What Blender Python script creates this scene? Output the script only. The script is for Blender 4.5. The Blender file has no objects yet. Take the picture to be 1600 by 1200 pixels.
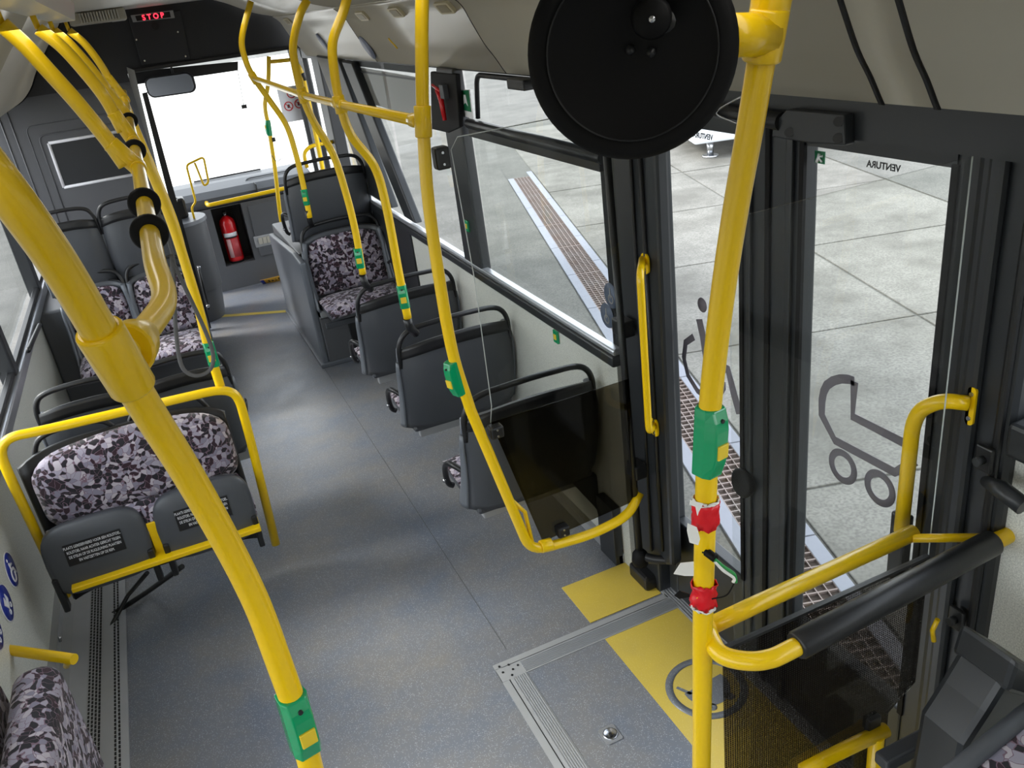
import bpy, bmesh, math, random
from mathutils import Vector, Matrix, Euler
import numpy as np
random.seed(7)
SC = bpy.context.scene
COL = SC.collection
PI = math.pi
# ------------------------------------------------------------------ camera, sky, exposure
FPX = 1313.812
YAW, PIT, ROL = 0.361149932, 0.440942145, -0.134957756
CAMZ = 2.35
_d = np.array([math.sin(YAW)*math.cos(PIT), math.cos(YAW)*math.cos(PIT), -math.sin(PIT)])
_r = np.cross(_d, [0, 0, 1]); _r /= np.linalg.norm(_r); _u = np.cross(_r, _d)
_r2 = math.cos(ROL)*_r + math.sin(ROL)*_u
_u2 = -math.sin(ROL)*_r + math.cos(ROL)*_u
cam = bpy.data.objects.new('camera', bpy.data.cameras.new('camera'))
COL.objects.link(cam)
cam.matrix_world = Matrix(((_r2[0], _u2[0], -_d[0], 0), (_r2[1], _u2[1], -_d[1], 0), (_r2[2], _u2[2], -_d[2], CAMZ), (0, 0, 0, 1)))
cam.data.sensor_width = 36.0
cam.data.lens = FPX/1600*36
cam.data.clip_start = 0.02
cam.data.clip_end = 300
SC.camera = cam
world = bpy.data.worlds.new('world'); SC.world = world; world.use_nodes = True
wn = world.node_tree; wn.nodes.clear()
wo = wn.nodes.new('ShaderNodeOutputWorld'); wb = wn.nodes.new('ShaderNodeBackground')
wtc = wn.nodes.new('ShaderNodeTexCoord'); wsp = wn.nodes.new('ShaderNodeSeparateXYZ'); wr = wn.nodes.new('ShaderNodeValToRGB')
wn.links.new(wtc.outputs['Generated'], wsp.inputs[0]); wn.links.new(wsp.outputs['Z'], wr.inputs[0])
wr.color_ramp.elements[0].color = (0.97, 0.98, 1.0, 1); wr.color_ramp.elements[1].color = (0.80, 0.87, 1.0, 1)
wn.links.new(wr.outputs[0], wb.inputs['Color']); wb.inputs['Strength'].default_value = 2.3
wn.links.new(wb.outputs[0], wo.inputs[0])
sun = bpy.data.objects.new('sun', bpy.data.lights.new('sun', 'SUN')); COL.objects.link(sun)
sun.data.energy = 3.0; sun.data.angle = math.radians(18); sun.data.color = (1, .96, .9)
sun.rotation_euler = Vector((0.66, -0.30, -0.62)).to_track_quat('-Z', 'Y').to_euler()
SC.view_settings.view_transform = 'Standard'; SC.view_settings.look = 'None'
SC.view_settings.gamma = 1; SC.view_settings.use_curve_mapping = False
SC.view_settings.exposure = 0.75

for (lx, ly) in ((-.22, .6), (-.22, 2.9), (-.22, 5.2), (.72, .6), (.72, 2.9), (.72, 5.2), (.3, 8.0)):  # added fill lights that lift the dim interior, not lit lamps of the bus
    la = bpy.data.lights.new('interior_fill', 'AREA'); la.shape = 'RECTANGLE'; la.size = .12; la.size_y = 1.9 if ly < 8 else .5; la.energy = 1.2 if ly < 8 else .5; la.color = (1, .97, .92)
    lo_ = bpy.data.objects.new('interior_fill', la); COL.objects.link(lo_); lo_.location = (lx, ly, 2.40)
def ray(u, v):
    return _r2*(u-800)/FPX + _u2*(600-v)/FPX + _d
def P(u, v, ax, val):
    """world point of the place seen at photo pixel (u,v) on the plane axis=val"""
    d = ray(u, v); c = [0, 0, CAMZ]
    t = (val-c[ax])/d[ax]
    return Vector((d[0]*t, d[1]*t, CAMZ+d[2]*t))
def PX(u, v, x): return P(u, v, 0, x)
def PY(u, v, y): return P(u, v, 1, y)
def PZ(u, v, z=0.): return P(u, v, 2, z)

# ------------------------------------------------------------------ materials
def lin(c): return c/12.92 if c <= .04045 else ((c+.055)/1.055)**2.4
def rgb(r, g, b): return (lin(r/255), lin(g/255), lin(b/255), 1)
MATS = {}
def new_mat(name):
    m = bpy.data.materials.new(name); m.use_nodes = True
    nt = m.node_tree; b = nt.nodes['Principled BSDF']
    MATS[name] = m
    return m, nt, b
def N(nt, t, **kw):
    n = nt.nodes.new(t)
    for k, v in kw.items():
        if hasattr(n, k): setattr(n, k, v)
        else: n.inputs[k.replace('_', ' ')].default_value = v
    return n
def mat(name, col, rough=.5, metal=0., spec=.5, coat=0., noise=.0, nscale=8., bump=0., bscale=200., emis=None, var=None):
    m, nt, b = new_mat(name)
    b.inputs['Base Color'].default_value = col; b.inputs['Roughness'].default_value = rough
    b.inputs['Metallic'].default_value = metal; b.inputs['Specular IOR Level'].default_value = spec
    b.inputs['Coat Weight'].default_value = coat
    tc = N(nt, 'ShaderNodeTexCoord')
    if noise > 0:
        n = N(nt, 'ShaderNodeTexNoise'); n.inputs['Scale'].default_value = nscale; n.inputs['Detail'].default_value = 5
        nt.links.new(tc.outputs['Object'], n.inputs['Vector'])
        mx = N(nt, 'ShaderNodeMix', data_type='RGBA')
        c2 = var or tuple(max(0, c*(1-noise)) for c in col[:3])+(1,)
        c1 = tuple(min(1, c*(1+noise)) for c in col[:3])+(1,)
        mx.inputs[6].default_value = c1; mx.inputs[7].default_value = c2
        nt.links.new(n.outputs['Fac'], mx.inputs[0]); nt.links.new(mx.outputs[2], b.inputs['Base Color'])
    if bump > 0:
        n = N(nt, 'ShaderNodeTexNoise'); n.inputs['Scale'].default_value = bscale
        nt.links.new(tc.outputs['Object'], n.inputs['Vector'])
        bp = N(nt, 'ShaderNodeBump'); bp.inputs['Strength'].default_value = bump; bp.inputs['Distance'].default_value = .002
        nt.links.new(n.outputs['Fac'], bp.inputs['Height']); nt.links.new(bp.outputs[0], b.inputs['Normal'])
    if emis:
        b.inputs['Emission Color'].default_value = emis[0]; b.inputs['Emission Strength'].default_value = emis[1]
    return m
YEL = mat('yellow_paint', rgb(240, 198, 5), .28, coat=.2)
SLATE = mat('slate_plastic', rgb(70, 73, 78), .42, noise=.08, nscale=6, bump=.15)
SLATEL = mat('light_slate_plastic', rgb(98, 103, 110), .4, noise=.08, nscale=6, bump=.15)
GREYP = mat('grey_panel_plastic', rgb(88, 90, 93), .45, noise=.08, nscale=4, bump=.15)
BLACK = mat('black_plastic', rgb(25, 26, 28), .38, noise=.1, bump=.1)
RUB = mat('black_rubber', rgb(11, 11, 12), .6, spec=.2)
DARKM = mat('dark_door_metal', rgb(38, 41, 44), .38, noise=.12, nscale=5)
DARKW = mat('dark_wall_panel', rgb(44, 45, 47), .6, noise=.1, nscale=3)
ALU = mat('aluminium', rgb(185, 188, 194), .35, metal=.75, noise=.08, nscale=12)
ALUD = mat('dull_aluminium', rgb(168, 170, 172), .45, metal=.35, noise=.1, nscale=10)
STEEL = mat('steel', rgb(190, 192, 196), .25, metal=1)
COVE = mat('beige_cove', rgb(186, 182, 168), .33, noise=.05, nscale=3)
CEIL = mat('ceiling_white', rgb(205, 203, 194), .45, noise=.04, nscale=2)
CREAM = mat('cream_plastic', rgb(205, 196, 165), .5)
GREEN = mat('green_plastic', rgb(0, 150, 95), .2, coat=.5)
KEY = mat('yellow_key', rgb(225, 195, 45), .4)
RED = mat('red_paint', rgb(205, 20, 28), .25, coat=.4)
REDT = mat('red_tape', rgb(215, 15, 30), .35, noise=.2, nscale=30)
WHT = mat('white_tape', rgb(228, 226, 220), .7)
PAPER = mat('paper_white', rgb(235, 236, 240), .6)
BLUE = mat('sign_blue', rgb(30, 50, 150), .4)
GRN2 = mat('exit_green', rgb(20, 110, 70), .4)
STICK = mat('grey_sticker', rgb(104, 100, 108), .7)
BLK = mat('black_print', rgb(14, 14, 16), .5)
KERB = mat('kerb_stone', rgb(136, 138, 147), .8, noise=.08, nscale=6, bump=.3, bscale=60)
CASTI = mat('rusty_grate_iron', rgb(140, 134, 132), .6, metal=.2, noise=.25, nscale=3, var=rgb(120, 92, 78))
PIT_M = mat('drain_bottom', rgb(66, 54, 46), .9, noise=.5, nscale=12)
VAN = mat('white_vehicle', rgb(232, 236, 242), .35)
SKIN = mat('mirror_glass', (.75, .78, .82, 1), .03, metal=1)
COPPER = mat('green_cable', rgb(40, 140, 70), .4)
ORNG = mat('plate_yellow', rgb(235, 180, 60), .4)
LED = mat('red_display', rgb(120, 5, 10), .4, emis=((1, .02, .04, 1), 3.))
BLIND = mat('grey_blind', rgb(150, 148, 145), .7)

def wall_mat():
    m, nt, b = new_mat('speckled_wall_laminate')
    tc = N(nt, 'ShaderNodeTexCoord'); n = N(nt, 'ShaderNodeTexNoise'); n.inputs['Scale'].default_value = 260; n.inputs['Detail'].default_value = 2
    r = N(nt, 'ShaderNodeValToRGB'); r.color_ramp.elements[0].position = .35; r.color_ramp.elements[1].position = .65
    r.color_ramp.elements[0].color = rgb(190, 192, 185); r.color_ramp.elements[1].color = rgb(224, 225, 217)
    nt.links.new(tc.outputs['Object'], n.inputs['Vector']); nt.links.new(n.outputs['Fac'], r.inputs[0])
    nt.links.new(r.outputs[0], b.inputs['Base Color']); b.inputs['Roughness'].default_value = .42
    return m
WALL = wall_mat()

def floor_mat(name, base, dirt, speck, spd=.12):
    m, nt, b = new_mat(name)
    tc = N(nt, 'ShaderNodeTexCoord')
    vo = N(nt, 'ShaderNodeTexVoronoi'); vo.inputs['Scale'].default_value = 320
    nt.links.new(tc.outputs['Object'], vo.inputs['Vector'])
    wn_ = N(nt, 'ShaderNodeSeparateColor'); nt.links.new(vo.outputs['Color'], wn_.inputs[0])
    r1 = N(nt, 'ShaderNodeMath', operation='LESS_THAN'); r1.inputs[1].default_value = spd*2.2
    nt.links.new(wn_.outputs[0], r1.inputs[0])
    r2 = N(nt, 'ShaderNodeMath', operation='LESS_THAN'); r2.inputs[1].default_value = .30
    nt.links.new(vo.outputs['Distance'], r2.inputs[0])
    mu = N(nt, 'ShaderNodeMath', operation='MULTIPLY'); nt.links.new(r1.outputs[0], mu.inputs[0]); nt.links.new(r2.outputs[0], mu.inputs[1])
    no = N(nt, 'ShaderNodeTexNoise'); no.inputs['Scale'].default_value = 2.2; no.inputs['Detail'].default_value = 8; no.inputs['Roughness'].default_value = .7
    nt.links.new(tc.outputs['Object'], no.inputs['Vector'])
    rr = N(nt, 'ShaderNodeValToRGB'); rr.color_ramp.elements[0].position = .3; rr.color_ramp.elements[1].position = .7
    rr.color_ramp.elements[0].color = base; rr.color_ramp.elements[1].color = dirt
    nt.links.new(no.outputs['Fac'], rr.inputs[0])
    mx = N(nt, 'ShaderNodeMix', data_type='RGBA'); nt.links.new(mu.outputs[0], mx.inputs[0]); nt.links.new(rr.outputs[0], mx.inputs[6]); mx.inputs[7].default_value = speck
    nt.links.new(mx.outputs[2], b.inputs['Base Color'])
    n3 = N(nt, 'ShaderNodeTexNoise'); n3.inputs['Scale'].default_value = 5; n3.inputs['Detail'].default_value = 6
    nt.links.new(tc.outputs['Object'], n3.inputs['Vector'])
    mr = N(nt, 'ShaderNodeMapRange'); mr.inputs['To Min'].default_value = .24; mr.inputs['To Max'].default_value = .45
    nt.links.new(n3.outputs['Fac'], mr.inputs[0]); nt.links.new(mr.outputs[0], b.inputs['Roughness'])
    n4 = N(nt, 'ShaderNodeTexNoise'); n4.inputs['Scale'].default_value = 350; nt.links.new(tc.outputs['Object'], n4.inputs['Vector'])
    bp = N(nt, 'ShaderNodeBump'); bp.inputs['Strength'].default_value = .12; bp.inputs['Distance'].default_value = .001
    nt.links.new(n4.outputs['Fac'], bp.inputs['Height']); nt.links.new(bp.outputs[0], b.inputs['Normal'])
    return m
FLOOR = floor_mat('speckled_floor_vinyl', rgb(98, 107, 122), rgb(122, 119, 115), rgb(190, 195, 200))
FLOORY = floor_mat('yellow_floor_vinyl', rgb(206, 180, 70), rgb(190, 168, 82), rgb(214, 196, 120), .1)
FLOORS = floor_mat('grey_floor_symbol', rgb(98, 104, 112), rgb(104, 106, 110), rgb(160, 165, 170), .1)

def fabric_mat():
    m, nt, b = new_mat('camouflage_seat_fabric')
    tc = N(nt, 'ShaderNodeTexCoord')
    ns = N(nt, 'ShaderNodeTexNoise'); ns.inputs['Scale'].default_value = 14
    nt.links.new(tc.outputs['Object'], ns.inputs['Vector'])
    mp = N(nt, 'ShaderNodeMix', data_type='VECTOR'); mp.inputs[0].default_value = .07
    nt.links.new(tc.outputs['Object'], mp.inputs[4]); nt.links.new(ns.outputs['Color'], mp.inputs[5])
    vo = N(nt, 'ShaderNodeTexVoronoi'); vo.inputs['Scale'].default_value = 50; nt.links.new(mp.outputs[1], vo.inputs['Vector'])
    sp = N(nt, 'ShaderNodeSeparateColor'); nt.links.new(vo.outputs['Color'], sp.inputs[0])
    cr = N(nt, 'ShaderNodeValToRGB'); cr.color_ramp.interpolation = 'CONSTANT'
    e = cr.color_ramp.elements; e[0].position = 0; e[0].color = rgb(30, 27, 34); e[1].position = .36; e[1].color = rgb(48, 28, 38)
    for p, c in ((.46, rgb(158, 152, 166)), (.70, rgb(182, 174, 182)), (.84, rgb(130, 126, 142))):
        x = e.new(p); x.color = c
    nt.links.new(sp.outputs[0], cr.inputs[0])
    v2 = N(nt, 'ShaderNodeTexVoronoi', feature='DISTANCE_TO_EDGE'); v2.inputs['Scale'].default_value = 50; nt.links.new(mp.outputs[1], v2.inputs['Vector'])
    lt = N(nt, 'ShaderNodeMath', operation='LESS_THAN'); lt.inputs[1].default_value = .03; nt.links.new(v2.outputs['Distance'], lt.inputs[0])
    mx = N(nt, 'ShaderNodeMix', data_type='RGBA'); nt.links.new(lt.outputs[0], mx.inputs[0]); nt.links.new(cr.outputs[0], mx.inputs[6]); mx.inputs[7].default_value = rgb(120, 96, 110)
    nt.links.new(mx.outputs[2], b.inputs['Base Color']); b.inputs['Roughness'].default_value = .95
    b.inputs['Sheen Weight'].default_value = .15
    n4 = N(nt, 'ShaderNodeTexNoise'); n4.inputs['Scale'].default_value = 500; nt.links.new(tc.outputs['Object'], n4.inputs['Vector'])
    bp = N(nt, 'ShaderNodeBump'); bp.inputs['Strength'].default_value = .3; bp.inputs['Distance'].default_value = .001
    nt.links.new(n4.outputs['Fac'], bp.inputs['Height']); nt.links.new(bp.outputs[0], b.inputs['Normal'])
    return m
FAB = fabric_mat()

def ground_mat(name, c1, c2, c3, sc=1.3):
    m, nt, b = new_mat(name)
    tc = N(nt, 'ShaderNodeTexCoord'); g = N(nt, 'ShaderNodeNewGeometry')
    n1 = N(nt, 'ShaderNodeTexNoise'); n1.inputs['Scale'].default_value = sc; n1.inputs['Detail'].default_value = 8; n1.inputs['Roughness'].default_value = .65
    nt.links.new(g.outputs['Position'], n1.inputs['Vector'])
    r = N(nt, 'ShaderNodeValToRGB'); r.color_ramp.elements[0].position = .38; r.color_ramp.elements[1].position = .60
    r.color_ramp.elements[0].color = c1; r.color_ramp.elements[1].color = c2; nt.links.new(n1.outputs['Fac'], r.inputs[0])
    n2 = N(nt, 'ShaderNodeTexNoise'); n2.inputs['Scale'].default_value = 55; nt.links.new(g.outputs['Position'], n2.inputs['Vector'])
    r2 = N(nt, 'ShaderNodeValToRGB'); r2.color_ramp.elements[0].position = .35; r2.color_ramp.elements[1].position = .6
    r2.color_ramp.elements[0].color = (1, 1, 1, 1); r2.color_ramp.elements[1].color = (0, 0, 0, 1); nt.links.new(n2.outputs['Fac'], r2.inputs[0])
    mx = N(nt, 'ShaderNodeMix', data_type='RGBA'); mm = N(nt, 'ShaderNodeMath', operation='MULTIPLY'); mm.inputs[1].default_value = .55
    nt.links.new(r2.outputs[0], mm.inputs[0]); nt.links.new(mm.outputs[0], mx.inputs[0])
    nt.links.new(r.outputs[0], mx.inputs[6]); mx.inputs[7].default_value = c3; nt.links.new(mx.outputs[2], b.inputs['Base Color'])
    b.inputs['Roughness'].default_value = .8
    return m
CONC = ground_mat('concrete_slab', rgb(96, 93, 86), rgb(128, 125, 118), rgb(84, 82, 77))
ASPH = ground_mat('worn_asphalt', rgb(86, 85, 79), rgb(106, 104, 98), rgb(60, 60, 57))
GLARE = ground_mat('glare_white_paving', rgb(225, 220, 212), rgb(235, 232, 226), rgb(214, 210, 202), .3)  # overexposed brightness of the ground ahead is put into this near-white colour

def glass_mat(name, tint, refl=.05, rough=.02, dots=False):
    m = bpy.data.materials.new(name); m.use_nodes = True; nt = m.node_tree; nt.nodes.clear(); MATS[name] = m
    o = N(nt, 'ShaderNodeOutputMaterial'); t = N(nt, 'ShaderNodeBsdfTransparent'); t.inputs[0].default_value = tint
    g = N(nt, 'ShaderNodeBsdfGlossy'); g.inputs['Roughness'].default_value = rough
    lw = N(nt, 'ShaderNodeFresnel'); lw.inputs[0].default_value = 1.3
    gb = N(nt, 'ShaderNodeNewGeometry'); sb_ = N(nt, 'ShaderNodeMath', operation='SUBTRACT'); sb_.inputs[0].default_value = 1; nt.links.new(gb.outputs['Backfacing'], sb_.inputs[1])
    fm_ = N(nt, 'ShaderNodeMath', operation='MULTIPLY'); nt.links.new(lw.outputs[0], fm_.inputs[0]); nt.links.new(sb_.outputs[0], fm_.inputs[1])
    mx = N(nt, 'ShaderNodeMixShader'); nt.links.new(fm_.outputs[0], mx.inputs[0])
    nt.links.new(t.outputs[0], mx.inputs[1]); nt.links.new(g.outputs[0], mx.inputs[2])
    last = mx
    if dots:
        tc = N(nt, 'ShaderNodeTexCoord'); mp = N(nt, 'ShaderNodeMapping'); mp.inputs['Scale'].default_value = (160, 160, 160)
        nt.links.new(tc.outputs['Object'], mp.inputs['Vector'])
        sp = N(nt, 'ShaderNodeSeparateXYZ'); nt.links.new(mp.outputs[0], sp.inputs[0])
        fr = []
        for k in ('X', 'Z'):
            f_ = N(nt, 'ShaderNodeMath', operation='FRACT'); nt.links.new(sp.outputs[k], f_.inputs[0])
            c_ = N(nt, 'ShaderNodeMath', operation='GREATER_THAN'); c_.inputs[1].default_value = .45; nt.links.new(f_.outputs[0], c_.inputs[0]); fr.append(c_)
        mm = N(nt, 'ShaderNodeMath', operation='MULTIPLY'); nt.links.new(fr[0].outputs[0], mm.inputs[0]); nt.links.new(fr[1].outputs[0], mm.inputs[1])
        db = N(nt, 'ShaderNodeBsdfDiffuse'); db.inputs[0].default_value = (.03, .028, .026, 1)
        m2 = N(nt, 'ShaderNodeMixShader'); ml = N(nt, 'ShaderNodeMath', operation='MULTIPLY'); ml.inputs[1].default_value = .9
        nt.links.new(mm.outputs[0], ml.inputs[0]); nt.links.new(ml.outputs[0], m2.inputs[0])
        nt.links.new(mx.outputs[0], m2.inputs[1]); nt.links.new(db.outputs[0], m2.inputs[2]); last = m2
    nt.links.new(last.outputs[0], o.inputs[0])
    return m
GLASS = glass_mat('window_glass', (.95, .965, .96, 1))
GLASSS = glass_mat('screen_glass', (.93, .94, .93, 1))
TINT = glass_mat('tinted_screen_film', (.30, .27, .21, 1), rough=.05)
TINTD = glass_mat('dotted_screen_film', (.42, .40, .38, 1), rough=.05, dots=True)
EDGE = mat('polished_glass_edge', rgb(190, 196, 196), .2)

# ------------------------------------------------------------------ mesh helpers
def link(o, parent=None):
    COL.objects.link(o)
    if parent is not None: o.parent = parent
    return o
def thing(name, label, cat, group=None):
    o = bpy.data.objects.new(name, None); o.empty_display_size = .05; COL.objects.link(o)
    o['label'] = label; o['category'] = cat
    if group: o['group'] = group
    return o
def tag(o, label, cat, group=None, kind=None):
    o['label'] = label; o['category'] = cat
    if group: o['group'] = group
    if kind: o['kind'] = kind
    return o
class MB:
    def __init__(s): s.v = []; s.f = []; s.sm = []
    def add(s, vs, fs, smooth=False):
        k = len(s.v); s.v += [tuple(v) for v in vs]; s.f += [tuple(i+k for i in f) for f in fs]; s.sm += [smooth]*len(fs); return s
    def box(s, a, b, rot=None, piv=None):
        x0, y0, z0 = [min(a[i], b[i]) for i in range(3)]; x1, y1, z1 = [max(a[i], b[i]) for i in range(3)]
        vs = [Vector(p) for p in ((x0, y0, z0), (x1, y0, z0), (x1, y1, z0), (x0, y1, z0), (x0, y0, z1), (x1, y0, z1), (x1, y1, z1), (x0, y1, z1))]
        if rot is not None:
            pv = Vector(piv) if piv is not None else Vector(((x0+x1)/2, (y0+y1)/2, (z0+z1)/2))
            vs = [rot @ (v-pv)+pv for v in vs]
        return s.add(vs, ((0, 3, 2, 1), (4, 5, 6, 7), (0, 1, 5, 4), (1, 2, 6, 5), (2, 3, 7, 6), (3, 0, 4, 7)))
    def hexa(s, lo, hi):
        """solid between two quads"""
        return s.add(list(lo)+list(hi), ((0, 3, 2, 1), (4, 5, 6, 7), (0, 1, 5, 4), (1, 2, 6, 5), (2, 3, 7, 6), (3, 0, 4, 7)))
    def prism(s, poly, off, smooth=False):
        """poly: 3d points of a planar outline, extruded by vector off"""
        n = len(poly); off = Vector(off); a = [Vector(p) for p in poly]; b = [p+off for p in a]
        fs = [tuple(range(n))[::-1], tuple(range(n, 2*n))]+[(i, (i+1) % n, n+(i+1) % n, n+i) for i in range(n)]
        return s.add(a+b, fs)
    def tube(s, pts, r, seg=16, cap=True, closed=False):
        pts = [Vector(p) for p in pts]; n = len(pts); rs = r if isinstance(r, (list, tuple)) else [r]*n
        T = []
        for i in range(n):
            if closed: t = pts[(i+1) % n]-pts[i-1]
            else: t = pts[min(i+1, n-1)]-pts[max(i-1, 0)]
            T.append(t.normalized())
        up = Vector((0, 0, 1)) if abs(T[0].z) < .9 else Vector((0, 1, 0))
        nrm = T[0].cross(up).normalized(); vs = []
        for i in range(n):
            nrm = (nrm - T[i]*nrm.dot(T[i])).normalized(); bn = T[i].cross(nrm)
            for k in range(seg):
                a = 2*PI*k/seg; vs.append(pts[i]+(nrm*math.cos(a)+bn*math.sin(a))*rs[i])
        fs = []
        for i in range(n if closed else n-1):
            j = (i+1) % n
            for k in range(seg): fs.append((i*seg+k, i*seg+(k+1) % seg, j*seg+(k+1) % seg, j*seg+k))
        s.add(vs, fs, True)
        if cap and not closed:
            k0 = len(s.v)-n*seg
            s.f.append(tuple(k0+i for i in range(seg))[::-1]); s.sm.append(False)
            s.f.append(tuple(k0+(n-1)*seg+i for i in range(seg))); s.sm.append(False)
        return s
    def cyl(s, a, b, r, seg=20): return s.tube([a, b], r, seg)
    def disc_rev(s, c, axis, prof, seg=32):
        """surface of revolution: prof [(radius, height)] round axis at c, closed ends if radius 0"""
        ax = Vector(axis).normalized(); q = ax.to_track_quat('Z', 'Y'); vs = []
        for (r, h) in prof:
            for k in range(seg):
                a = 2*PI*k/seg; vs.append(Vector(c)+q @ Vector((max(r, 1e-5)*math.cos(a), max(r, 1e-5)*math.sin(a), h)))
        fs = [(i*seg+k, i*seg+(k+1) % seg, (i+1)*seg+(k+1) % seg, (i+1)*seg+k) for i in range(len(prof)-1) for k in range(seg)]
        return s.add(vs, fs, True)
    def grid(s, fn, nu, nv, smooth=True, flip=False):
        vs = [fn(i/nu, j/nv) for j in range(nv+1) for i in range(nu+1)]; w = nu+1
        fs = [(j*w+i, j*w+i+1, (j+1)*w+i+1, (j+1)*w+i) for j in range(nv) for i in range(nu)]
        if flip: fs = [f[::-1] for f in fs]
        return s.add(vs, fs, smooth)
    def mesh(s, name, m):
        me = bpy.data.meshes.new(name); me.from_pydata(s.v, [], s.f)
        me.polygons.foreach_set('use_smooth', s.sm); me.materials.append(m); me.update(); return me
    def obj(s, name, m, parent=None, bevel=0, solid=0, seg=2, off=0):
        o = bpy.data.objects.new(name, s.mesh(name, m)); link(o, parent)
        if solid:
            md = o.modifiers.new('s', 'SOLIDIFY'); md.thickness = solid; md.offset = off
        if bevel:
            md = o.modifiers.new('b', 'BEVEL'); md.width = bevel; md.segments = seg; md.limit_method = 'ANGLE'; md.angle_limit = math.radians(40)
        return o
def box(name, a, b, m, parent=None, bevel=0, **k): return MB().box(a, b, **k).obj(name, m, parent, bevel)
def struct(o): o['kind'] = 'structure'; return o
def spline(pts, n=8, closed=False):
    """Catmull-Rom through pts"""
    p = [Vector(q) for q in pts]; out = []; L = len(p)
    for i in range(L if closed else L-1):
        a, b, c, d = (p[(i-1) % L] if closed or i > 0 else p[0]*2-p[1]), p[i], p[(i+1) % L], (p[(i+2) % L] if closed or i+2 < L else p[-1]*2-p[-2])
        for k in range(n):
            t = k/n; out.append(.5*((2*b)+(c-a)*t+(2*a-5*b+4*c-d)*t*t+(3*b-a-3*c+d)*t**3))
    if not closed: out.append(p[-1])
    return out
def bend(pts, r=.05, n=6):
    """polyline with rounded corners"""
    p = [Vector(q) for q in pts]; out = [p[0]]
    for i in range(1, len(p)-1):
        a = p[i]+(p[i-1]-p[i]).normalized()*min(r, (p[i-1]-p[i]).length*.45); c = p[i]+(p[i+1]-p[i]).normalized()*min(r, (p[i+1]-p[i]).length*.45)
        for k in range(n+1):
            t = k/n; out.append(a*(1-t)**2+p[i]*2*t*(1-t)+c*t*t)
    out.append(p[-1]); return out
def rrect(w, h, r, n=6):
    """rounded rectangle outline centred, 2d"""
    o = []
    for cx, cy, a0 in ((w/2-r, h/2-r, 0), (-w/2+r, h/2-r, 90), (-w/2+r, -h/2+r, 180), (w/2-r, -h/2+r, 270)):
        for k in range(n+1):
            a = math.radians(a0+90*k/n); o.append((cx+r*math.cos(a), cy+r*math.sin(a)))
    return o
def frame_of(o, xdir, ydir):
    x = Vector(xdir).normalized(); y = Vector(ydir); y = (y-x*y.dot(x)).normalized(); z = x.cross(y)
    return Matrix(((x.x, y.x, z.x, o[0]), (x.y, y.y, z.y, o[1]), (x.z, y.z, z.z, o[2]), (0, 0, 0, 1)))
def text(name, s, size, m, M, parent=None, ext=.0006, align='CENTER', bold=0, sx=1.):
    cu = bpy.data.curves.new(name, 'FONT'); cu.body = s; cu.size = size; cu.extrude = ext; cu.align_x = align; cu.align_y = 'CENTER'; cu.offset = bold
    t = bpy.data.objects.new(name, cu); COL.objects.link(t)
    dg = bpy.context.evaluated_depsgraph_get(); me = bpy.data.meshes.new_from_object(t.evaluated_get(dg)); COL.objects.unlink(t); bpy.data.objects.remove(t)
    me.transform(Matrix.Diagonal((sx, 1, 1, 1))); me.transform(M); me.materials.clear(); me.materials.append(m)
    return link(bpy.data.objects.new(name, me), parent)
def copy_tree(o, parent=None, keep=True):
    c = o.copy(); COL.objects.link(c)
    if parent is not None: c.parent = parent
    for ch in list(o.children): copy_tree(ch, c)
    return c

# ================================================================== THE SETTING
XR, XL = 1.42, -.93          # inner faces of the side walls
XD = 1.50                    # door plane
ZS, ZT = 1.06, 2.03          # sill and window top on the door side
# floor -------------------------------------------------------------
fl = MB()
fl.box((-.95, -2.6, -.05), (1.45, 9.0, 0)); fl.box((1.45, 1.14, -.05), (1.56, 2.42, 0))
fl = struct(fl.obj('floor', FLOOR))
m_ = MB()      # vinyl joints
a = PZ(550, 642); b = PZ(777, 990)
m_.box((a.x-.0016, 2.45, 0), (a.x+.0016, 6.9, .0008)); m_.obj('welded_seam', GREYP, fl)
MB().hexa([PZ(335, 493), PZ(455, 484), PZ(455, 487.5), PZ(335, 496.5)], [p+Vector((0, 0, .0015)) for p in (PZ(335, 493), PZ(455, 484), PZ(455, 487.5), PZ(335, 496.5))]).obj('yellow_floor_line', FLOORY, fl)
box('yellow_floor_marking', (1.105, 2.405, 0), (1.44, 2.66, .003), FLOORY, fl)
# left heater casing along the wall
lw = MB(); lw.box((XL-.06, -2.6, 0), (XL, 7.0, .80)); lw = struct(lw.obj('wall_left', WALL))
ht = MB(); ht.prism([(XL, 0, 0), (-.655, 0, 0), (-.655, 0, .012), (-.70, 0, .03), (-.80, 0, .035), (-.86, 0, .06), (-.90, 0, .065), (-.90, 0, .11), (XL, 0, .11)], (0, 5.45, 0))
ht = ht.obj('heater_channel', ALUD); ht.location = (0, .4, 0); tag(ht, 'long grey heater channel with slotted grilles along the window-side floor edge', 'heater')
def slots(x0, zf, rows, dx, y0, y1, name):
    m = MB(); y = y0; k = 0
    while y < y1:
        for r in range(rows):
            x = x0+r*dx; yy = y+(r % 2)*.011
            m.box((x, yy, zf(x)-.002), (x+dx*.55, yy+.015, zf(x)+.0008))
        y += .022
    o = m.obj(name, BLK, ht); o['kind'] = 'stuff'; o.location = (0, -.4, 0); return o
slots(-.795, lambda x: .0345, 4, .013, 1.6, 4.2, 'grille_slots')
slots(-.70, lambda x: .030+(x+.70)*-.4, 2, .013, 1.6, 4.2, 'grille_slots')
for yy in (2.1, 2.55, 3.0, 3.4):
    MB().cyl((-.895, yy-.4, .09), (-.89, yy-.4, .115), .006, 10).obj('screw', STEEL, ht)
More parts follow.
